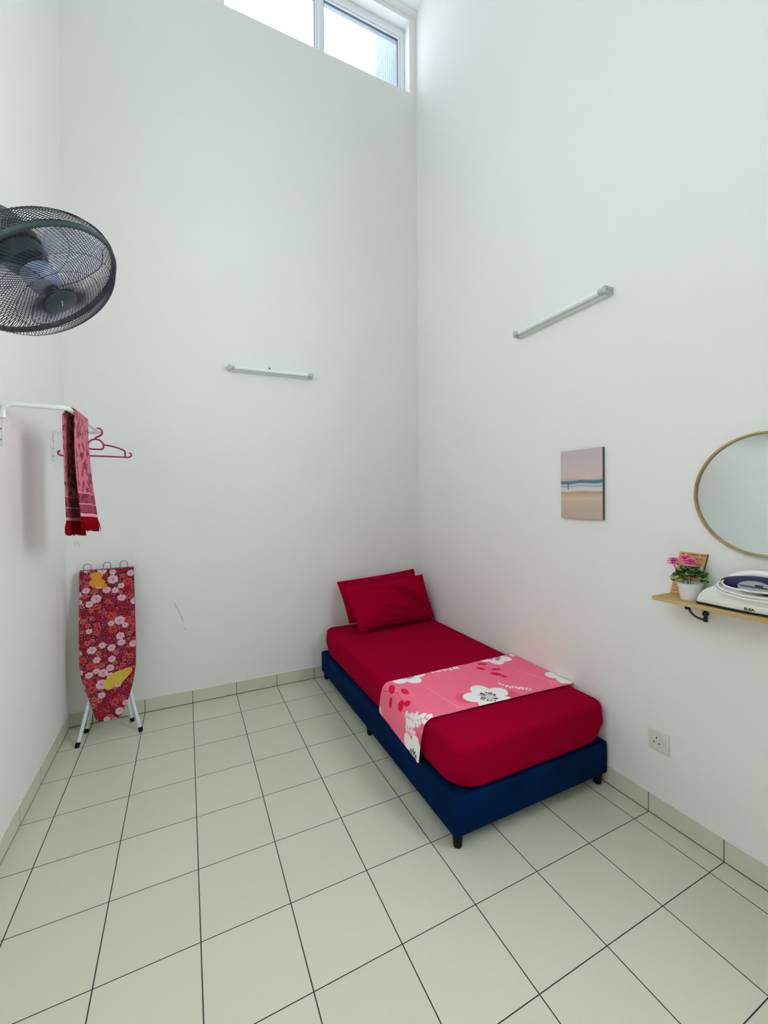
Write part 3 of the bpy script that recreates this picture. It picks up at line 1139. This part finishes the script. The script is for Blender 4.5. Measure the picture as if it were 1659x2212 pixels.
def hanger():
    y = -0.345
    root = thing('clothes_hanger', 'dark red plastic coat hanger hooked on the white rail', 'hanger', (RX, y, RZ))
    m = mat('maroon plastic', rgb(150, 34, 62), 0.4)
    cx = 0.090
    b = MB()

    def tb(pts, r=0.0050, n=4):
        b.tube(catmull([(x, y, z) for x, z in pts], n), r, 10)
    for s in (-1, 1):
        tb([(cx + s * 0.036, 1.805), (cx + s * 0.075, 1.800), (cx + s * 0.115, 1.788), (cx + s * 0.143, 1.775), (cx + s * 0.148, 1.765), (cx + s * 0.148, 1.738)])
        tb([(cx + s * 0.145, 1.735), (cx + s * 0.168, 1.736), (cx + s * 0.180, 1.744), (cx + s * 0.180, 1.756), (cx + s * 0.170, 1.762)])
    tb([(cx - 0.150, 1.735), (cx, 1.737), (cx + 0.150, 1.735)])
    tb([(cx - 0.036, 1.784), (cx - 0.038, 1.808), (cx - 0.022, 1.830), (cx, 1.837), (cx + 0.022, 1.830), (cx + 0.038, 1.808), (cx + 0.036, 1.784), (cx + 0.024, 1.778),
        (cx - 0.024, 1.778), (cx - 0.036, 1.784)])
    b.build('hanger_body', m, root)
    h = MB()
    hk = [(RX - 0.012, y, 1.836), (RX - 0.008, y, 1.848), (RX + 0.010, y, 1.857), (RX + 0.0215, y, 1.872), (RX + 0.021, y, 1.889), (RX + 0.012, y, 1.9005), (RX - 0.001, y, 1.9025), (RX - 0.013, y, 1.896)]
    h.tube(catmull(hk, 5), [0.0052] * (5 * 7 - 4) + [0.0046] * 5, 10)
    h.build('hook', m, root)


hanger()

# ------------------------------------------------------------------ wall fan
M_fan = mat('dark grey fan plastic', rgb(40, 56, 58), 0.42)
M_fanblk = mat('black fan plastic', rgb(14, 16, 24), 0.4)
M_wirefan = mat('black guard wire', rgb(26, 30, 40), 0.4)
M_blade = translucent_mat('smoky blade plastic', rgb(196, 202, 216), 0.88)
M_bladeedge = translucent_mat('blade edge plastic', rgb(40, 52, 110), 0.2)
M_hub = translucent_mat('smoky hub plastic', rgb(150, 164, 192), 0.42)


def fan():
    c = Vector((0.196, -1.751, 2.130))
    n = Vector((0.587, -0.148, -0.796)).normalized()
    a = n.cross(Vector((0, 0, 1))).normalized()
    bb = n.cross(a)
    root = thing('wall_fan', 'dark grey wall fan with round wire guard, tilted down from the left wall', 'fan', (XL, -1.72, 2.25))

    def pt(r, ang, h):
        return c + n * h + (a * math.cos(ang) + bb * math.sin(ang)) * r
    RI = 0.212
    # clamping ring between the two guards
    MB().lathe([(RI - 0.004, -0.008), (RI + 0.003, -0.009), (RI + 0.0045, -0.002), (RI + 0.003, 0.008), (RI - 0.002, 0.010), (RI - 0.006, 0.007), (RI - 0.004, -0.008)], c, n, 96, cap=False).build('guard_ring', M_fan, root)
    NW = 108

    def guard(prof, twist, name):
        m = MB()
        for k in range(NW):
            a0 = 2 * PI * k / NW
            pts = []
            for i, (r, h) in enumerate(prof):
                t = i / (len(prof) - 1)
                pts.append(pt(r, a0 + twist * (t ** 1.0), h))
            m.tube(pts, 0.00100, 4, cap=False)
        return m
    fp = []
    for i in range(19):
        t = (i / 18) ** 0.8
        r = 0.044 + (RI - 0.003 - 0.044) * t
        fp.append((r, 0.070 - 0.064 * t ** 5.5))
    m = guard(fp, 0.95, 'front')
    for r, h in ((0.118, 0.0692), (0.172, 0.0545)):
        m.tube([pt(r, 2 * PI * k / 60, h) for k in range(60)], 0.0009, 4, closed=True)
    m.build('front_guard', M_wirefan, root)
    rp = [(0.055, -0.098), (0.085, -0.097), (0.115, -0.094), (0.145, -0.089), (0.172, -0.080), (0.195, -0.066), (0.212, -0.046), (0.221, -0.026), (0.2205, -0.010), (0.214, -0.002)]
    m = guard(rp, -0.85, 'rear')
    for r, h in ((0.132, -0.0915),):
        m.tube([pt(r, 2 * PI * k / 60, h) for k in range(60)], 0.0010, 4, closed=True)
    m.build('rear_guard', M_wirefan, root)
    # badge disc
    bd = MB().lathe([(0.0, 0.076), (0.040, 0.0755), (0.046, 0.073), (0.0475, 0.068), (0.046, 0.064), (0.0, 0.064)], c, n, 40, cap=False).build('badge', M_fan, root)
    q = a * math.cos(0.9) + bb * math.sin(0.9)
    # maker's mark: a short light line of lettering, too small to read
    view = (CAM - (c + n * 0.076)).normalized()
    p0 = c + n * 0.0768
    ux = Vector((0.45, -0.55, -0.40))
    ux = (ux - n * ux.dot(n)).normalized()
    uy = n.cross(ux)
    m = MB()
    for k in range(7):
        q0 = p0 + ux * (-0.0120 + 0.0036 * k)
        m.prism([q0 - uy * 0.0012, q0 + ux * 0.0026 - uy * 0.0012, q0 + ux * 0.0026 + uy * 0.0012, q0 + uy * 0.0012], n * 0.0005)
    m.build('badge_lettering', mat('silver print', rgb(180, 188, 188), 0.4), bd, smooth=False)
    # blades
    for k in range(3):
        a0 = 2 * PI * k / 3 + 0.55
        R_, K_ = 14, 16
        P = np.zeros((R_, K_, 3))
        for i in range(R_):
            t = i / (R_ - 1)
            r = 0.030 + (0.192 - 0.030) * t
            span = 1.55 - 0.35 * t
            for j in range(K_):
                s = j / (K_ - 1) - 0.5
                ss = s * span * (1 - 0.55 * max(0, t - 0.82) / 0.18 * abs(s) * 2 * 0.8)
                P[i, j] = pt(r, a0 + ss + 0.35 * t, 0.004 - 0.038 * s * (1.1 - 0.4 * t) - 0.006)
        m = MB()
        m.grid(P)
        bo = m.build('blade', M_blade, root, angle=0)
        so = bo.modifiers.new('thickness', 'SOLIDIFY')
        so.thickness = 0.002
        so.offset = 0
        MB().tube([tuple(P[i, 0]) for i in range(R_)], 0.0012, 6).build('blade_edge', M_bladeedge, bo)
    MB().lathe([(0.044, -0.034), (0.045, -0.010), (0.040, 0.014), (0.030, 0.026), (0.019, 0.031), (0.0, 0.031)], c, n, 36, cap=False).build('hub', M_hub, root)
    MB().lathe([(0.021, 0.026), (0.021, 0.036), (0.017, 0.041), (0.0, 0.042)], c, n, 24, cap=False).build('spinner_cap', M_fanblk, root)
    # motor housing behind the guard
    MB().lathe([(0.0, -0.060), (0.052, -0.062), (0.058, -0.075), (0.060, -0.100), (0.064, -0.104), (0.067, -0.125), (0.064, -0.180), (0.052, -0.215), (0.030, -0.230), (0.0, -0.233)], c, n, 40, cap=False).build('motor_housing', M_fan, root)
    # arm to the wall
    mc = c - n * 0.19
    wp = Vector((XL, -1.71, 2.215))
    m = MB()
    m.tube(catmull([mc, mc + Vector((-0.05, 0.008, 0.0)), wp + Vector((0.05, 0, 0.0)), wp + Vector((0.02, 0, 0))], 6), [0.026] * 19, 14)
    m.build('arm', M_fan, root)
    m = MB()
    m.box(XL, XL + 0.035, -1.71 - 0.055, -1.71 + 0.055, 2.215 - 0.11, 2.215 + 0.07, 0.012, 3)
    m.build('wall_base', M_fan, root)


fan()

# ------------------------------------------------------------------ wall lamps
M_lamp = mat('lamp housing white', rgb(216, 222, 222), 0.4)
M_tube = mat('opal tube', rgb(232, 240, 240), 0.25, spec=0.6)
M_holder = mat('lamp holder grey', rgb(176, 188, 190), 0.4)
M_pin = mat('dark contact', rgb(86, 92, 94), 0.5)
M_pin2 = mat('grey contact', rgb(140, 150, 152), 0.5)


def lamp(length, M, label):
    """batten along local x, wall at local y=0, room towards -y"""
    root = thing('tube_lamp', label, 'lamp', M.translation, 'unlit tube lamps on the walls')
    h = length / 2

    def mk(build):
        return build

    def P(b, name, m, par):
        b.v = [tuple(M @ Vector(p)) for p in b.v]
        return b.build(name, m, par)
    b = MB()
    out = [Vector((-h, 0, -0.019)), Vector((-h, -0.020, -0.019)), Vector((-h, -0.030, -0.010)), Vector((-h, -0.030, 0.010)), Vector((-h, -0.020, 0.019)), Vector((-h, 0, 0.019))]
    b.prism(out, (2 * h, 0, 0))
    P(b, 'housing', M_lamp, root)
    b = MB()
    b.tube([(-h + 0.016, -0.050, 0.003), (h - 0.016, -0.050, 0.003)], 0.0135, 18)
    P(b, 'tube', M_tube, root)
    for s in (-1, 1):
        b = MB()
        b.box(min(s * (h + 0.0015), s * (h - 0.018)), max(s * (h + 0.0015), s * (h - 0.018)), -0.064, -0.001, -0.018, 0.020, 0.006, 3)
        e = P(b, 'lamp_holder', M_holder, root)
        b = MB()
        b.tube([(s * (h - 0.018), -0.050, 0.003), (s * (h - 0.044), -0.050, 0.003)], 0.0142, 16)
        P(b, 'tube_collar', M_holder, root)
        b = MB()
        b.lathe([(0.0045, 0), (0.004, 0.0015)], (s * (h + 0.001), -0.050, 0.003), (s, 0, 0), 10)
        b.lathe([(0.0035, 0), (0.003, 0.0015)], (s * (h + 0.001), -0.024, -0.002), (s, 0, 0), 10)
        P(b, 'contact', M_pin2, e)


lamp(0.640, Matrix.Translation((1.182, YB, 2.452)) @ Matrix.Rotation(math.radians(-0.9), 4, 'Y'), 'unlit tube lamp on the back wall, with a small nail just above it')
lamp(0.640, Matrix.Translation((XR, -1.612, 2.500)) @ Matrix.Rotation(-PI / 2, 4, 'Z'), 'unlit tube lamp on the right wall above the beach picture')
b = MB()
b.lathe([(0.0055, -0.004), (0.005, 0.010)], (1.168, YB, 2.484), (0, -1, 0), 10)
b.lathe([(0.009, 0.010), (0.008, 0.012)], (1.168, YB, 2.484), (0, -1, 0), 12)
tag(b.build('nail', M_pin), 'small dark nail in the back wall just above the lamp', 'nail')


# ------------------------------------------------------------------ picture
def picture():
    y0, y1, z0, z1 = -1.620, -1.880, 1.352, 1.726
    x0 = XR - 0.018
    root = thing('canvas_picture', 'small canvas picture of a pale beach and sea on the right wall', 'picture', (XR, (y0 + y1) / 2, (z0 + z1) / 2))
    MB().box(x0, XR - 0.0003, y1, y0, z0, z1, 0.0015).build('stretcher', mat('canvas edge', rgb(92, 92, 98), 0.8), root, smooth=False)
    R, K = 200, 140
    t = np.linspace(0, 1, R)      # from bottom
    u = np.linspace(0, 1, K)      # from left (far) to right
    T, U = np.meshgrid(t, u, indexing='ij')
    P = np.stack([np.full_like(T, x0 - 0.0006), y0 + (y1 - y0) * U, z0 + (z1 - z0) * T], -1)
    stops = [(0, (188, 168, 152)), (0.20, (196, 176, 158)), (0.30, (206, 184, 164)), (0.375, (186, 152, 126)), (0.395, (198, 168, 146)), (0.41, (216, 204, 206)), (0.435, (204, 204, 210)),
             (0.46, (196, 200, 208)), (0.475, (110, 136, 150)), (0.482, (196, 202, 210)), (0.505, (170, 186, 196)), (0.515, (94, 128, 140)), (0.535, (84, 122, 134)), (0.552, (104, 138, 148)),
             (0.565, (196, 174, 172)), (0.60, (212, 182, 180)), (0.70, (206, 186, 186)), (0.85, (198, 184, 186)), (1, (192, 180, 184))]
    wv = T + 0.006 * np.sin(U * 9) * (T > 0.38) * (T < 0.57) + 0.006 * (vnoise(U * 8, T * 60, 3) - 0.5)
    col = np.stack([np.interp(wv, [s[0] for s in stops], [lin(s[1][i]) for s in stops]) for i in range(3)], -1)
    gl = np.exp(-(((U - 0.68) / 0.16) ** 2 + ((T - 0.60) / 0.03) ** 2))[..., None]
    col = col * (1 - 0.5 * gl) + L3(232, 206, 204) * 0.5 * gl
    pn = ((np.abs(U - 0.185) < 0.011) & (T > 0.425) & (T < 0.500)) | ((np.hypot((U - 0.185) * 0.7, T - 0.508) < 0.009))
    col = np.where(pn[..., None], L3(58, 62, 76), col)
    col *= (0.97 + 0.06 * vnoise(U * 90, T * 120, 8))[..., None]
    m = MB()
    m.grid(P)
    m.build('beach_print', print_mat('canvas print', 0.75, bump=(600, 0.1)), root, cols=col.reshape(-1, 3), angle=0, recalc=False)


picture()


# ------------------------------------------------------------------ mirror
def mirror():
    cy, cz, R_ = -2.534, 1.476, 0.233
    root = thing('round_mirror', 'round wall mirror with thin pale wooden frame above the shelf', 'mirror', (XR, cy, cz))
    o = (XR, cy, cz)
    ax = (-1, 0, 0)
    MB().lathe([(R_ - 0.0085, 0.001), (R_, 0.001), (R_, 0.020), (R_ - 0.002, 0.022), (R_ - 0.0068, 0.022), (R_ - 0.0085, 0.020), (R_ - 0.0085, 0.001)], o, ax, 96, cap=False).build(
        'mirror_frame', wood_mat('pale gold wood', rgb(150, 126, 88), rgb(186, 160, 116), (6, 6, 6)), root)
    MB().lathe([(0.0, 0.002), (R_ - 0.0080, 0.002), (R_ - 0.0080, 0.012), (0.0, 0.012)], o, ax, 96, cap=False).build(
        'mirror_glass', mat('mirror silver', (0.71, 0.765, 0.75, 1), 0.01, metal=1.0), root, angle=20)


mirror()

# ------------------------------------------------------------------ shelf and things on it
M_pine = wood_mat('pine', rgb(176, 140, 84), rgb(204, 172, 116), (26, 2.5, 26))
M_black = mat('black iron', rgb(12, 12, 14), 0.45)
SZ = 1.046


def shelf():
    root = thing('wall_shelf', 'pine wall shelf on a black bracket below the mirror', 'shelf', (XR, -2.55, SZ))
    MB().box(2.366, XR - 0.0003, -2.93, -2.203, SZ - 0.016, SZ, 0.0015).build('shelf_board', M_pine, root, smooth=False)
    for y in (-2.335, -2.80):
        b = MB()
        b.box(2.385, XR, y - 0.010, y + 0.010, SZ - 0.021, SZ - 0.0165, 0.001)
        b.box(XR - 0.005, XR, y - 0.007, y + 0.007, SZ - 0.098, SZ - 0.0165, 0.001)
        pts = [(2.392, y, SZ - 0.022), (2.402, y, SZ - 0.040), (2.425, y, SZ - 0.058), (2.452, y, SZ - 0.072), (2.482, y, SZ - 0.082), (XR - 0.004, y, SZ - 0.094)]
        b.tube(catmull(pts, 5), 0.0045, 10)
        br = b.build('bracket', M_black, root)
        k = MB()
        k.lathe([(0.0, -0.007), (0.008, -0.006), (0.0115, 0.0), (0.008, 0.006), (0.0, 0.007)], (XR - 0.012, y - 0.004, SZ - 0.062), (-0.75, -0.6, 0), 20, cap=False)
        k.lathe([(0.0, -0.020), (0.006, -0.018), (0.007, -0.006), (0.005, 0.004)], (XR - 0.011, y - 0.004, SZ - 0.076), n=12, cap=False)
        k.box(XR - 0.03, XR - 0.004, y - 0.011, y + 0.011, SZ - 0.045, SZ - 0.036, 0.002)
        k.build('scroll_ornament', M_black, br)
        MB().lathe([(0.0095, 0), (0.0095, -0.012), (0.007, -0.017), (0.0, -0.018)], (2.398, y + 0.010, SZ - 0.016), n=14, cap=False).build('screw_head', M_black, root)


shelf()


def plaque():
    root = thing('wooden_plaque', 'brown wooden plaque with burnt lettering leaning behind the flower pot', 'plaque', (2.495, -2.255, SZ))
    # leans back on the wall; local u to the right, v up
    B0 = Vector((2.4975, -2.203, SZ + 0.0005))
    U = Vector((0.0, -1, 0.0))
    V = Vector((0.0095, -0.036, 0.184))
    ln = V.length
    V = V.normalized()
    Nn = U.cross(V).normalized()
    if Nn.x > 0:
        Nn = -Nn
    W_, H_ = 0.106, ln
    out = [B0, B0 + U * W_, B0 + U * W_ + V * H_, B0 + V * H_]
    MB().prism([p for p in out], -Nn * 0.005).build('plaque_board', wood_mat('bamboo', rgb(206, 150, 86), rgb(226, 178, 114), (3, 3, 22)), root, smooth=False)
    MB().prism([B0 + U * (W_ - 0.0006) - V * 0, B0 + U * (W_ + 0.0012), B0 + U * (W_ + 0.0012) + V * H_, B0 + U * (W_ - 0.0006) + V * H_], -Nn * 0.0052).build('burnt_edge', mat('burnt edge', rgb(70, 46, 26), 0.8), root, smooth=False)
    m = MB()
    rng = random.Random(3)
    rows = [(0.945, [(0.10, 0.17), (0.32, 0.68), (0.80, 0.95)]), (0.855, [(0.36, 0.46), (0.50, 0.72), (0.76, 0.88)]), (0.79, [(0.40, 0.60)]), (0.735, [(0.55, 0.88)]), (0.68, [(0.40, 0.74)]),
            (0.62, [(0.30, 0.70)]), (0.56, [(0.2, 0.8)]), (0.50, [(0.25, 0.75)]), (0.44, [(0.2, 0.8)]), (0.36, [(0.1, 0.8)]), (0.28, [(0.12, 0.5)]), (0.20, [(0.1, 0.45)]), (0.13, [(0.15, 0.42)]), (0.07, [(0.1, 0.5)])]
    for v, segs in rows:
        for u0, u1 in segs:
            u = u0
            while u < u1:
                l_ = rng.uniform(0.025, 0.055)
                hh = rng.uniform(0.003, 0.0055) if v > 0.8 else rng.uniform(0.002, 0.0035)
                p = B0 + U * W_ * u + V * H_ * v + Nn * 0.0002
                q = U * W_ * min(l_, u1 - u + 0.01)
                m.prism([p, p + q, p + q + V * hh, p + V * hh], Nn * 0.0003)
                u += l_ + 0.014
    m.build('burnt_lettering', mat('burnt letters', rgb(104, 64, 24), 0.9), root, smooth=False)


plaque()


def flower_pot():
    cx, cy = 2.438, -2.314
    root = thing('potted_flowers', 'small white pot of artificial pink flowers on the shelf end', 'potted plant', (cx, cy, SZ))
    z = SZ
    pot = MB().lathe([(0.0, 0.0005), (0.0305, 0.0005), (0.032, 0.003), (0.0395, 0.049), (0.0425, 0.050), (0.0450, 0.069), (0.0428, 0.070), (0.0405, 0.066), (0.037, 0.056), (0.0, 0.056)], (cx, cy, z), n=40, cap=False)
    pot.build('pot', mat('white pot', rgb(226, 226, 228), 0.45), root, angle=40)
    rng = random.Random(12)
    lv = [MB(), MB()]
    for k in range(300):
        # leaves fan out of the pot in a low dome
        th = rng.uniform(0, 2 * PI)
        el = rng.uniform(0.08, 1.35)
        rad = 0.062 * rng.uniform(0.45, 1.0) ** 0.5
        px = cx + rad * math.cos(el) * math.cos(th)
        px = min(px, 2.478)
        p = Vector((px, cy + rad * math.cos(el) * math.sin(th) * 1.02, z + 0.072 + 0.066 * math.sin(el) * rng.uniform(0.5, 1.0)))
        d = Vector((math.cos(th) * math.cos(el * 0.6), math.sin(th) * math.cos(el * 0.6), 0.2 + math.sin(el * 0.7))).normalized()
        d = (d + Vector((rng.gauss(0, 0.45), rng.gauss(0, 0.45), rng.gauss(0, 0.35)))).normalized()
        if px + d.x * 0.02 > 2.486:
            d.x = -abs(d.x)
        sd = d.cross(Vector((rng.gauss(0, 0.3), rng.gauss(0, 0.3), 1))).normalized()
        nr = sd.cross(d)
        l_, w_ = rng.uniform(0.013, 0.021), rng.uniform(0.0048, 0.0078)
        q = [p, p + d * l_ * 0.35 + sd * w_ + nr * 0.0015, p + d * l_ * 0.75 + sd * w_ * 0.8, p + d * l_ - nr * 0.002, p + d * l_ * 0.75 - sd * w_ * 0.8, p + d * l_ * 0.35 - sd * w_ + nr * 0.0015, p + d * l_ * 0.5 - nr * 0.0012]
        lv[0 if rng.random() < 0.70 - 0.25 * (el > 1.0) else 1].add(q, [(0, 1, 6), (1, 2, 6), (2, 3, 6), (3, 4, 6), (4, 5, 6), (5, 0, 6)])
    lv[0].build('foliage', mat('dark green leaf', rgb(36, 106, 30), 0.5, var=(120, 0.35)), root, recalc=False)
    lv[1].build('pale_leaves', mat('pale green leaf', rgb(172, 196, 140), 0.5), root, recalc=False)
    m_p = mat('pink petal', rgb(248, 158, 206), 0.7, var=(90, 0.2))
    m_s = mat('green stem', rgb(58, 70, 34), 0.6)
    m_c = mat('magenta flower heart', rgb(186, 20, 108), 0.7)
    for (fx, fy, fz, R_) in ((cx - 0.014, cy + 0.056, z + 0.150, 0.029), (cx + 0.004, cy + 0.018, z + 0.163, 0.033), (cx - 0.022, cy - 0.016, z + 0.156, 0.030)):
        b = MB()
        o = Vector((fx, fy, fz))
        for ringi, (nn, rr, hh, tilt) in enumerate(((14, 1.0, -0.006, -0.12), (14, 0.98, -0.002, 0.18), (13, 0.86, 0.001, 0.50), (11, 0.70, 0.003, 0.82), (8, 0.52, 0.004, 1.10), (5, 0.40, 0.005, 1.35))):
            for k in range(nn):
                th = 2 * PI * (k + 0.5 * ringi) / nn + rng.uniform(-0.12, 0.12)
                tl = tilt + rng.uniform(-0.08, 0.08)
                d = Vector((math.cos(th) * math.cos(tl), math.sin(th) * math.cos(tl), math.sin(tl)))
                sd = Vector((-math.sin(th), math.cos(th), 0))
                l_ = R_ * rr * rng.uniform(0.88, 1.08)
                w_ = R_ * 0.25
                nr = d.cross(sd)
                p = o + Vector((0, 0, hh))
                b.add([p - sd * w_ * 0.4, p + sd * w_ * 0.4, p + d * l_ * 0.6 + sd * w_, p + d * l_ * 0.92 + sd * w_ * 0.55 - nr * 0.001, p + d * l_ - nr * 0.002,
                       p + d * l_ * 0.92 - sd * w_ * 0.55 - nr * 0.001, p + d * l_ * 0.6 - sd * w_, p + d * l_ * 0.55 + nr * 0.0018],
                      [(0, 1, 7), (1, 2, 7), (2, 3, 7), (3, 4, 7), (4, 5, 7), (5, 6, 7), (6, 0, 7)])
        f = b.build('flower', m_p, root, recalc=False)
        MB().lathe([(0.0, -0.008), (0.007, -0.006), (0.008, 0.004), (0.006, 0.012), (0.0, 0.014)], o, n=12, cap=False).build('flower_heart', m_c, f)
        s = MB()
        s.tube(catmull([(cx + (fx - cx) * 0.3, cy + (fy - cy) * 0.3, z + 0.056), (cx + (fx - cx) * 0.6, cy + (fy - cy) * 0.7, z + 0.1), tuple(o + Vector((0, 0, -0.008)))], 5), 0.0017, 8)
        s.build('stem', m_s, root)


flower_pot()


def iron():
    yc0, yc1 = -2.322, -2.612      # heel, tip
    xc = 2.440
    root = thing('clothes_iron', 'white and navy electric iron with its white cord wound round it on the shelf', 'iron', (xc, -2.47, SZ))
    M_w = mat('iron white plastic', rgb(224, 224, 214), 0.3, spec=0.5)
    M_h = mat('iron handle plastic', rgb(236, 236, 236), 0.3, spec=0.5)
    M_n = mat('iron navy plastic', rgb(14, 16, 62), 0.25)
    M_sole = mat('dark soleplate', rgb(20, 14, 14), 0.4, metal=0.3)
    M_g = mat('grey dial plastic', rgb(150, 156, 156), 0.3)
    M_gd = mat('dial dark', rgb(40, 44, 46), 0.35)
    M_cord = mat('white cord', rgb(230, 226, 226), 0.6)

    def half(t):  # half width along the length, heel to tip
        return 0.056 * (1 - 0.16 * (1 - t) ** 3) * math.sqrt(max(0.0, 1 - max(0, (t - 0.30) / 0.70) ** 2.1)) + 0.002

    def plan(scale, dz):
        rows = [(half(k / 24) * scale, yc0 + (yc1 - yc0) * k / 24, dz) for k in range(25)]
        return [(xc - hx, y, z) for hx, y, z in rows] + [(xc + hx, y, z) for hx, y, z in rows[::-1]]
    b = MB()
    P = np.array([plan(0.96, SZ + 0.0005), plan(1.0, SZ + 0.002), plan(1.0, SZ + 0.008)])
    b.grid(P, wrap_u=True)
    K = P.shape[1]
    b.f.append(tuple(range(K)))
    b.f.append(tuple(2 * K + k for k in range(K)))
    b.build('soleplate', M_sole, root, angle=30)
    # body shell: low skirt, a step, then shoulders that slope in from the heel
    rings = []
    ym = yc0 - 0.15
    for sc, z, sh, st in ((0.95, 0.0082, 0.0, 0.0), (0.995, 0.011, 0.0, 0.0), (0.985, 0.028, 0.03, 0.01), (0.955, 0.0295, 0.035, 0.015), (0.955, 0.032, 0.035, 0.015), (0.945, 0.044, 0.08, 0.03),
                          (0.90, 0.056, 0.14, 0.06), (0.80, 0.067, 0.22, 0.12), (0.64, 0.076, 0.32, 0.20), (0.42, 0.082, 0.45, 0.3), (0.15, 0.085, 0.6, 0.4)):
        rings.append([(x, ym + (y - ym) * (1 - (sh if y > ym else st)), zz) for x, y, zz in plan(sc, SZ + z)])
    b = MB()
    P = np.array(rings)
    b.grid(P, wrap_u=True)
    K = P.shape[1]
    b.f.append(tuple(range(K)))
    b.f.append(tuple((len(rings) - 1) * K + k for k in range(K)))
    b.build('iron_body', M_w, root, angle=50)

    def ellipsoid(c, r, n1=14, n2=36):
        rows = []
        for i in range(n1 + 1):
            ph = -PI / 2 + PI * i / n1
            rows.append([(c[0] + r[0] * math.cos(ph) * math.cos(t), c[1] + r[1] * math.cos(ph) * math.sin(t), c[2] + r[2] * math.sin(ph)) for t in [2 * PI * k / n2 for k in range(n2)]])
        return MB().grid(np.array(rows), wrap_u=True)
    ellipsoid((xc - 0.002, -2.510, SZ + 0.094), (0.040, 0.128, 0.040)).build('control_pod', M_n, root, angle=80)
    dy, dz = -2.505, SZ + 0.097
    dl = MB().lathe([(0.0, 0.006), (0.034, 0.006), (0.038, 0.003), (0.038, -0.012)], (2.399, dy, dz), (-1, 0, 0.25), 40, cap=False)
    dl.v = [(x, dy + (y - dy) * 1.30, dz + (z - dz) * 0.58) for x, y, z in dl.v]
    d = dl.build('dial', M_g, root)
    b = MB()
    b.box(2.3895, 2.394, dy - 0.040, dy + 0.040, dz + 0.0015, dz + 0.0050, 0.001)
    b.box(2.3895, 2.394, dy - 0.026, dy - 0.004, dz + 0.0070, dz + 0.0120, 0.001)
    b.build('dial_mark', M_gd, d)
    # handle: a broad band arching over the pod
    pts = [(xc, -2.392, SZ + 0.082), (xc, -2.404, SZ + 0.100), (xc, -2.430, SZ + 0.121), (xc, -2.465, SZ + 0.136), (xc, -2.510, SZ + 0.142), (xc, -2.560, SZ + 0.138), (xc, -2.610, SZ + 0.124), (xc, -2.634, SZ + 0.100), (xc, -2.630, SZ + 0.080)]
    MB().tube(catmull(pts, 5), 0.0125, 16).build('handle', M_h, root)
    # cord: long loops hung round handle and heel
    rng = random.Random(4)
    b = MB()
    for A, Bz, zc, xf in ((0.128, 0.030, 0.116, 0.058), (0.147, 0.047, 0.103, 0.066), (0.141, 0.041, 0.108, 0.062)):
        loop = []
        for q in range(28):
            t = 2 * PI * q / 28
            s_, c_ = math.sin(t), math.cos(t)
            y = -2.528 + A * c_
            zz = SZ + zc + Bz * s_ * (1.0 if s_ < 0 else 0.85) - 0.010 * c_ + rng.uniform(-0.001, 0.001)
            w_ = min(1, abs(s_) * 1.8) ** 0.6
            x = xc + (0.026 * w_ if s_ > 0 else -xf * w_) + rng.uniform(-0.0008, 0.0008)
            loop.append((x, y, zz))
        b.tube(catmull(loop, 4, closed=True), 0.0034, 8, closed=True)
    b.build('cord', M_cord, root)
    # lettering on the side of the body
    cu = bpy.data.curves.new('brand_lettering', 'FONT')
    cu.body = 'ELBA'
    cu.size = 0.0132
    cu.extrude = 0.0002
    cu.offset = 0.0003
    cu.align_x = 'CENTER'
    tt = (yc0 + 2.494) / (yc0 - yc1)
    hx = half(tt) * 0.992
    dx = (half(tt + 0.06) - half(tt - 0.06)) / (0.12 * (yc0 - yc1))
    xa = Vector((-dx, -1, 0)).normalized()
    zz = Vector((0, 0, 1))
    nn = xa.cross(zz)
    p = Vector((xc - hx - 0.0012, -2.494, SZ + 0.0135)) - ORG[root.name]
    tmp = bpy.data.objects.new('lettering_source', cu)
    C.objects.link(tmp)
    bpy.context.view_layer.update()
    me = bpy.data.meshes.new_from_object(tmp.evaluated_get(bpy.context.evaluated_depsgraph_get()))
    bpy.data.objects.remove(tmp)
    me.transform(Matrix(((xa.x, zz.x, nn.x, p.x), (xa.y, zz.y, nn.y, p.y), (xa.z, zz.z, nn.z, p.z), (0, 0, 0, 1))))
    me.materials.clear()
    me.materials.append(mat('black print', rgb(24, 24, 26), 0.5))
    t = bpy.data.objects.new('brand_lettering', me)
    C.objects.link(t)
    t.parent = root
    root.location.y -= 0.040     # slid along the shelf, clear of the pot


iron()


# ------------------------------------------------------------------ wall socket
def socket():
    y0, y1, z0, z1 = -2.101, -2.191, 0.307, 0.397
    root = thing('wall_socket', 'white three-pin wall socket with a rocker switch beside the bed foot', 'socket', (XR, (y0 + y1) / 2, (z0 + z1) / 2))
    m_p = mat('socket plastic', rgb(214, 216, 204), 0.35)
    xf = XR - 0.0095
    MB().box(xf, XR - 0.0003, y1, y0, z0, z1, 0.003, 3).build('face_plate', m_p, root)
    mh = mat('socket hole', rgb(22, 22, 18), 0.8)

    def hole(y, z, w_, h_):
        MB().box(xf - 0.0003, xf + 0.001, y - w_ / 2, y + w_ / 2, z - h_ / 2, z + h_ / 2).build('pin_hole', mh, root, smooth=False)
    hole(-2.139, 0.366, 0.0042, 0.0085)
    hole(-2.1275, 0.343, 0.0068, 0.0046)
    hole(-2.1505, 0.343, 0.0068, 0.0046)
    sw = MB().box(xf - 0.0035, xf + 0.001, -2.1785, -2.1665, 0.344, 0.376, 0.0015, 2)
    sw.build('rocker_switch', m_p, root)


socket()
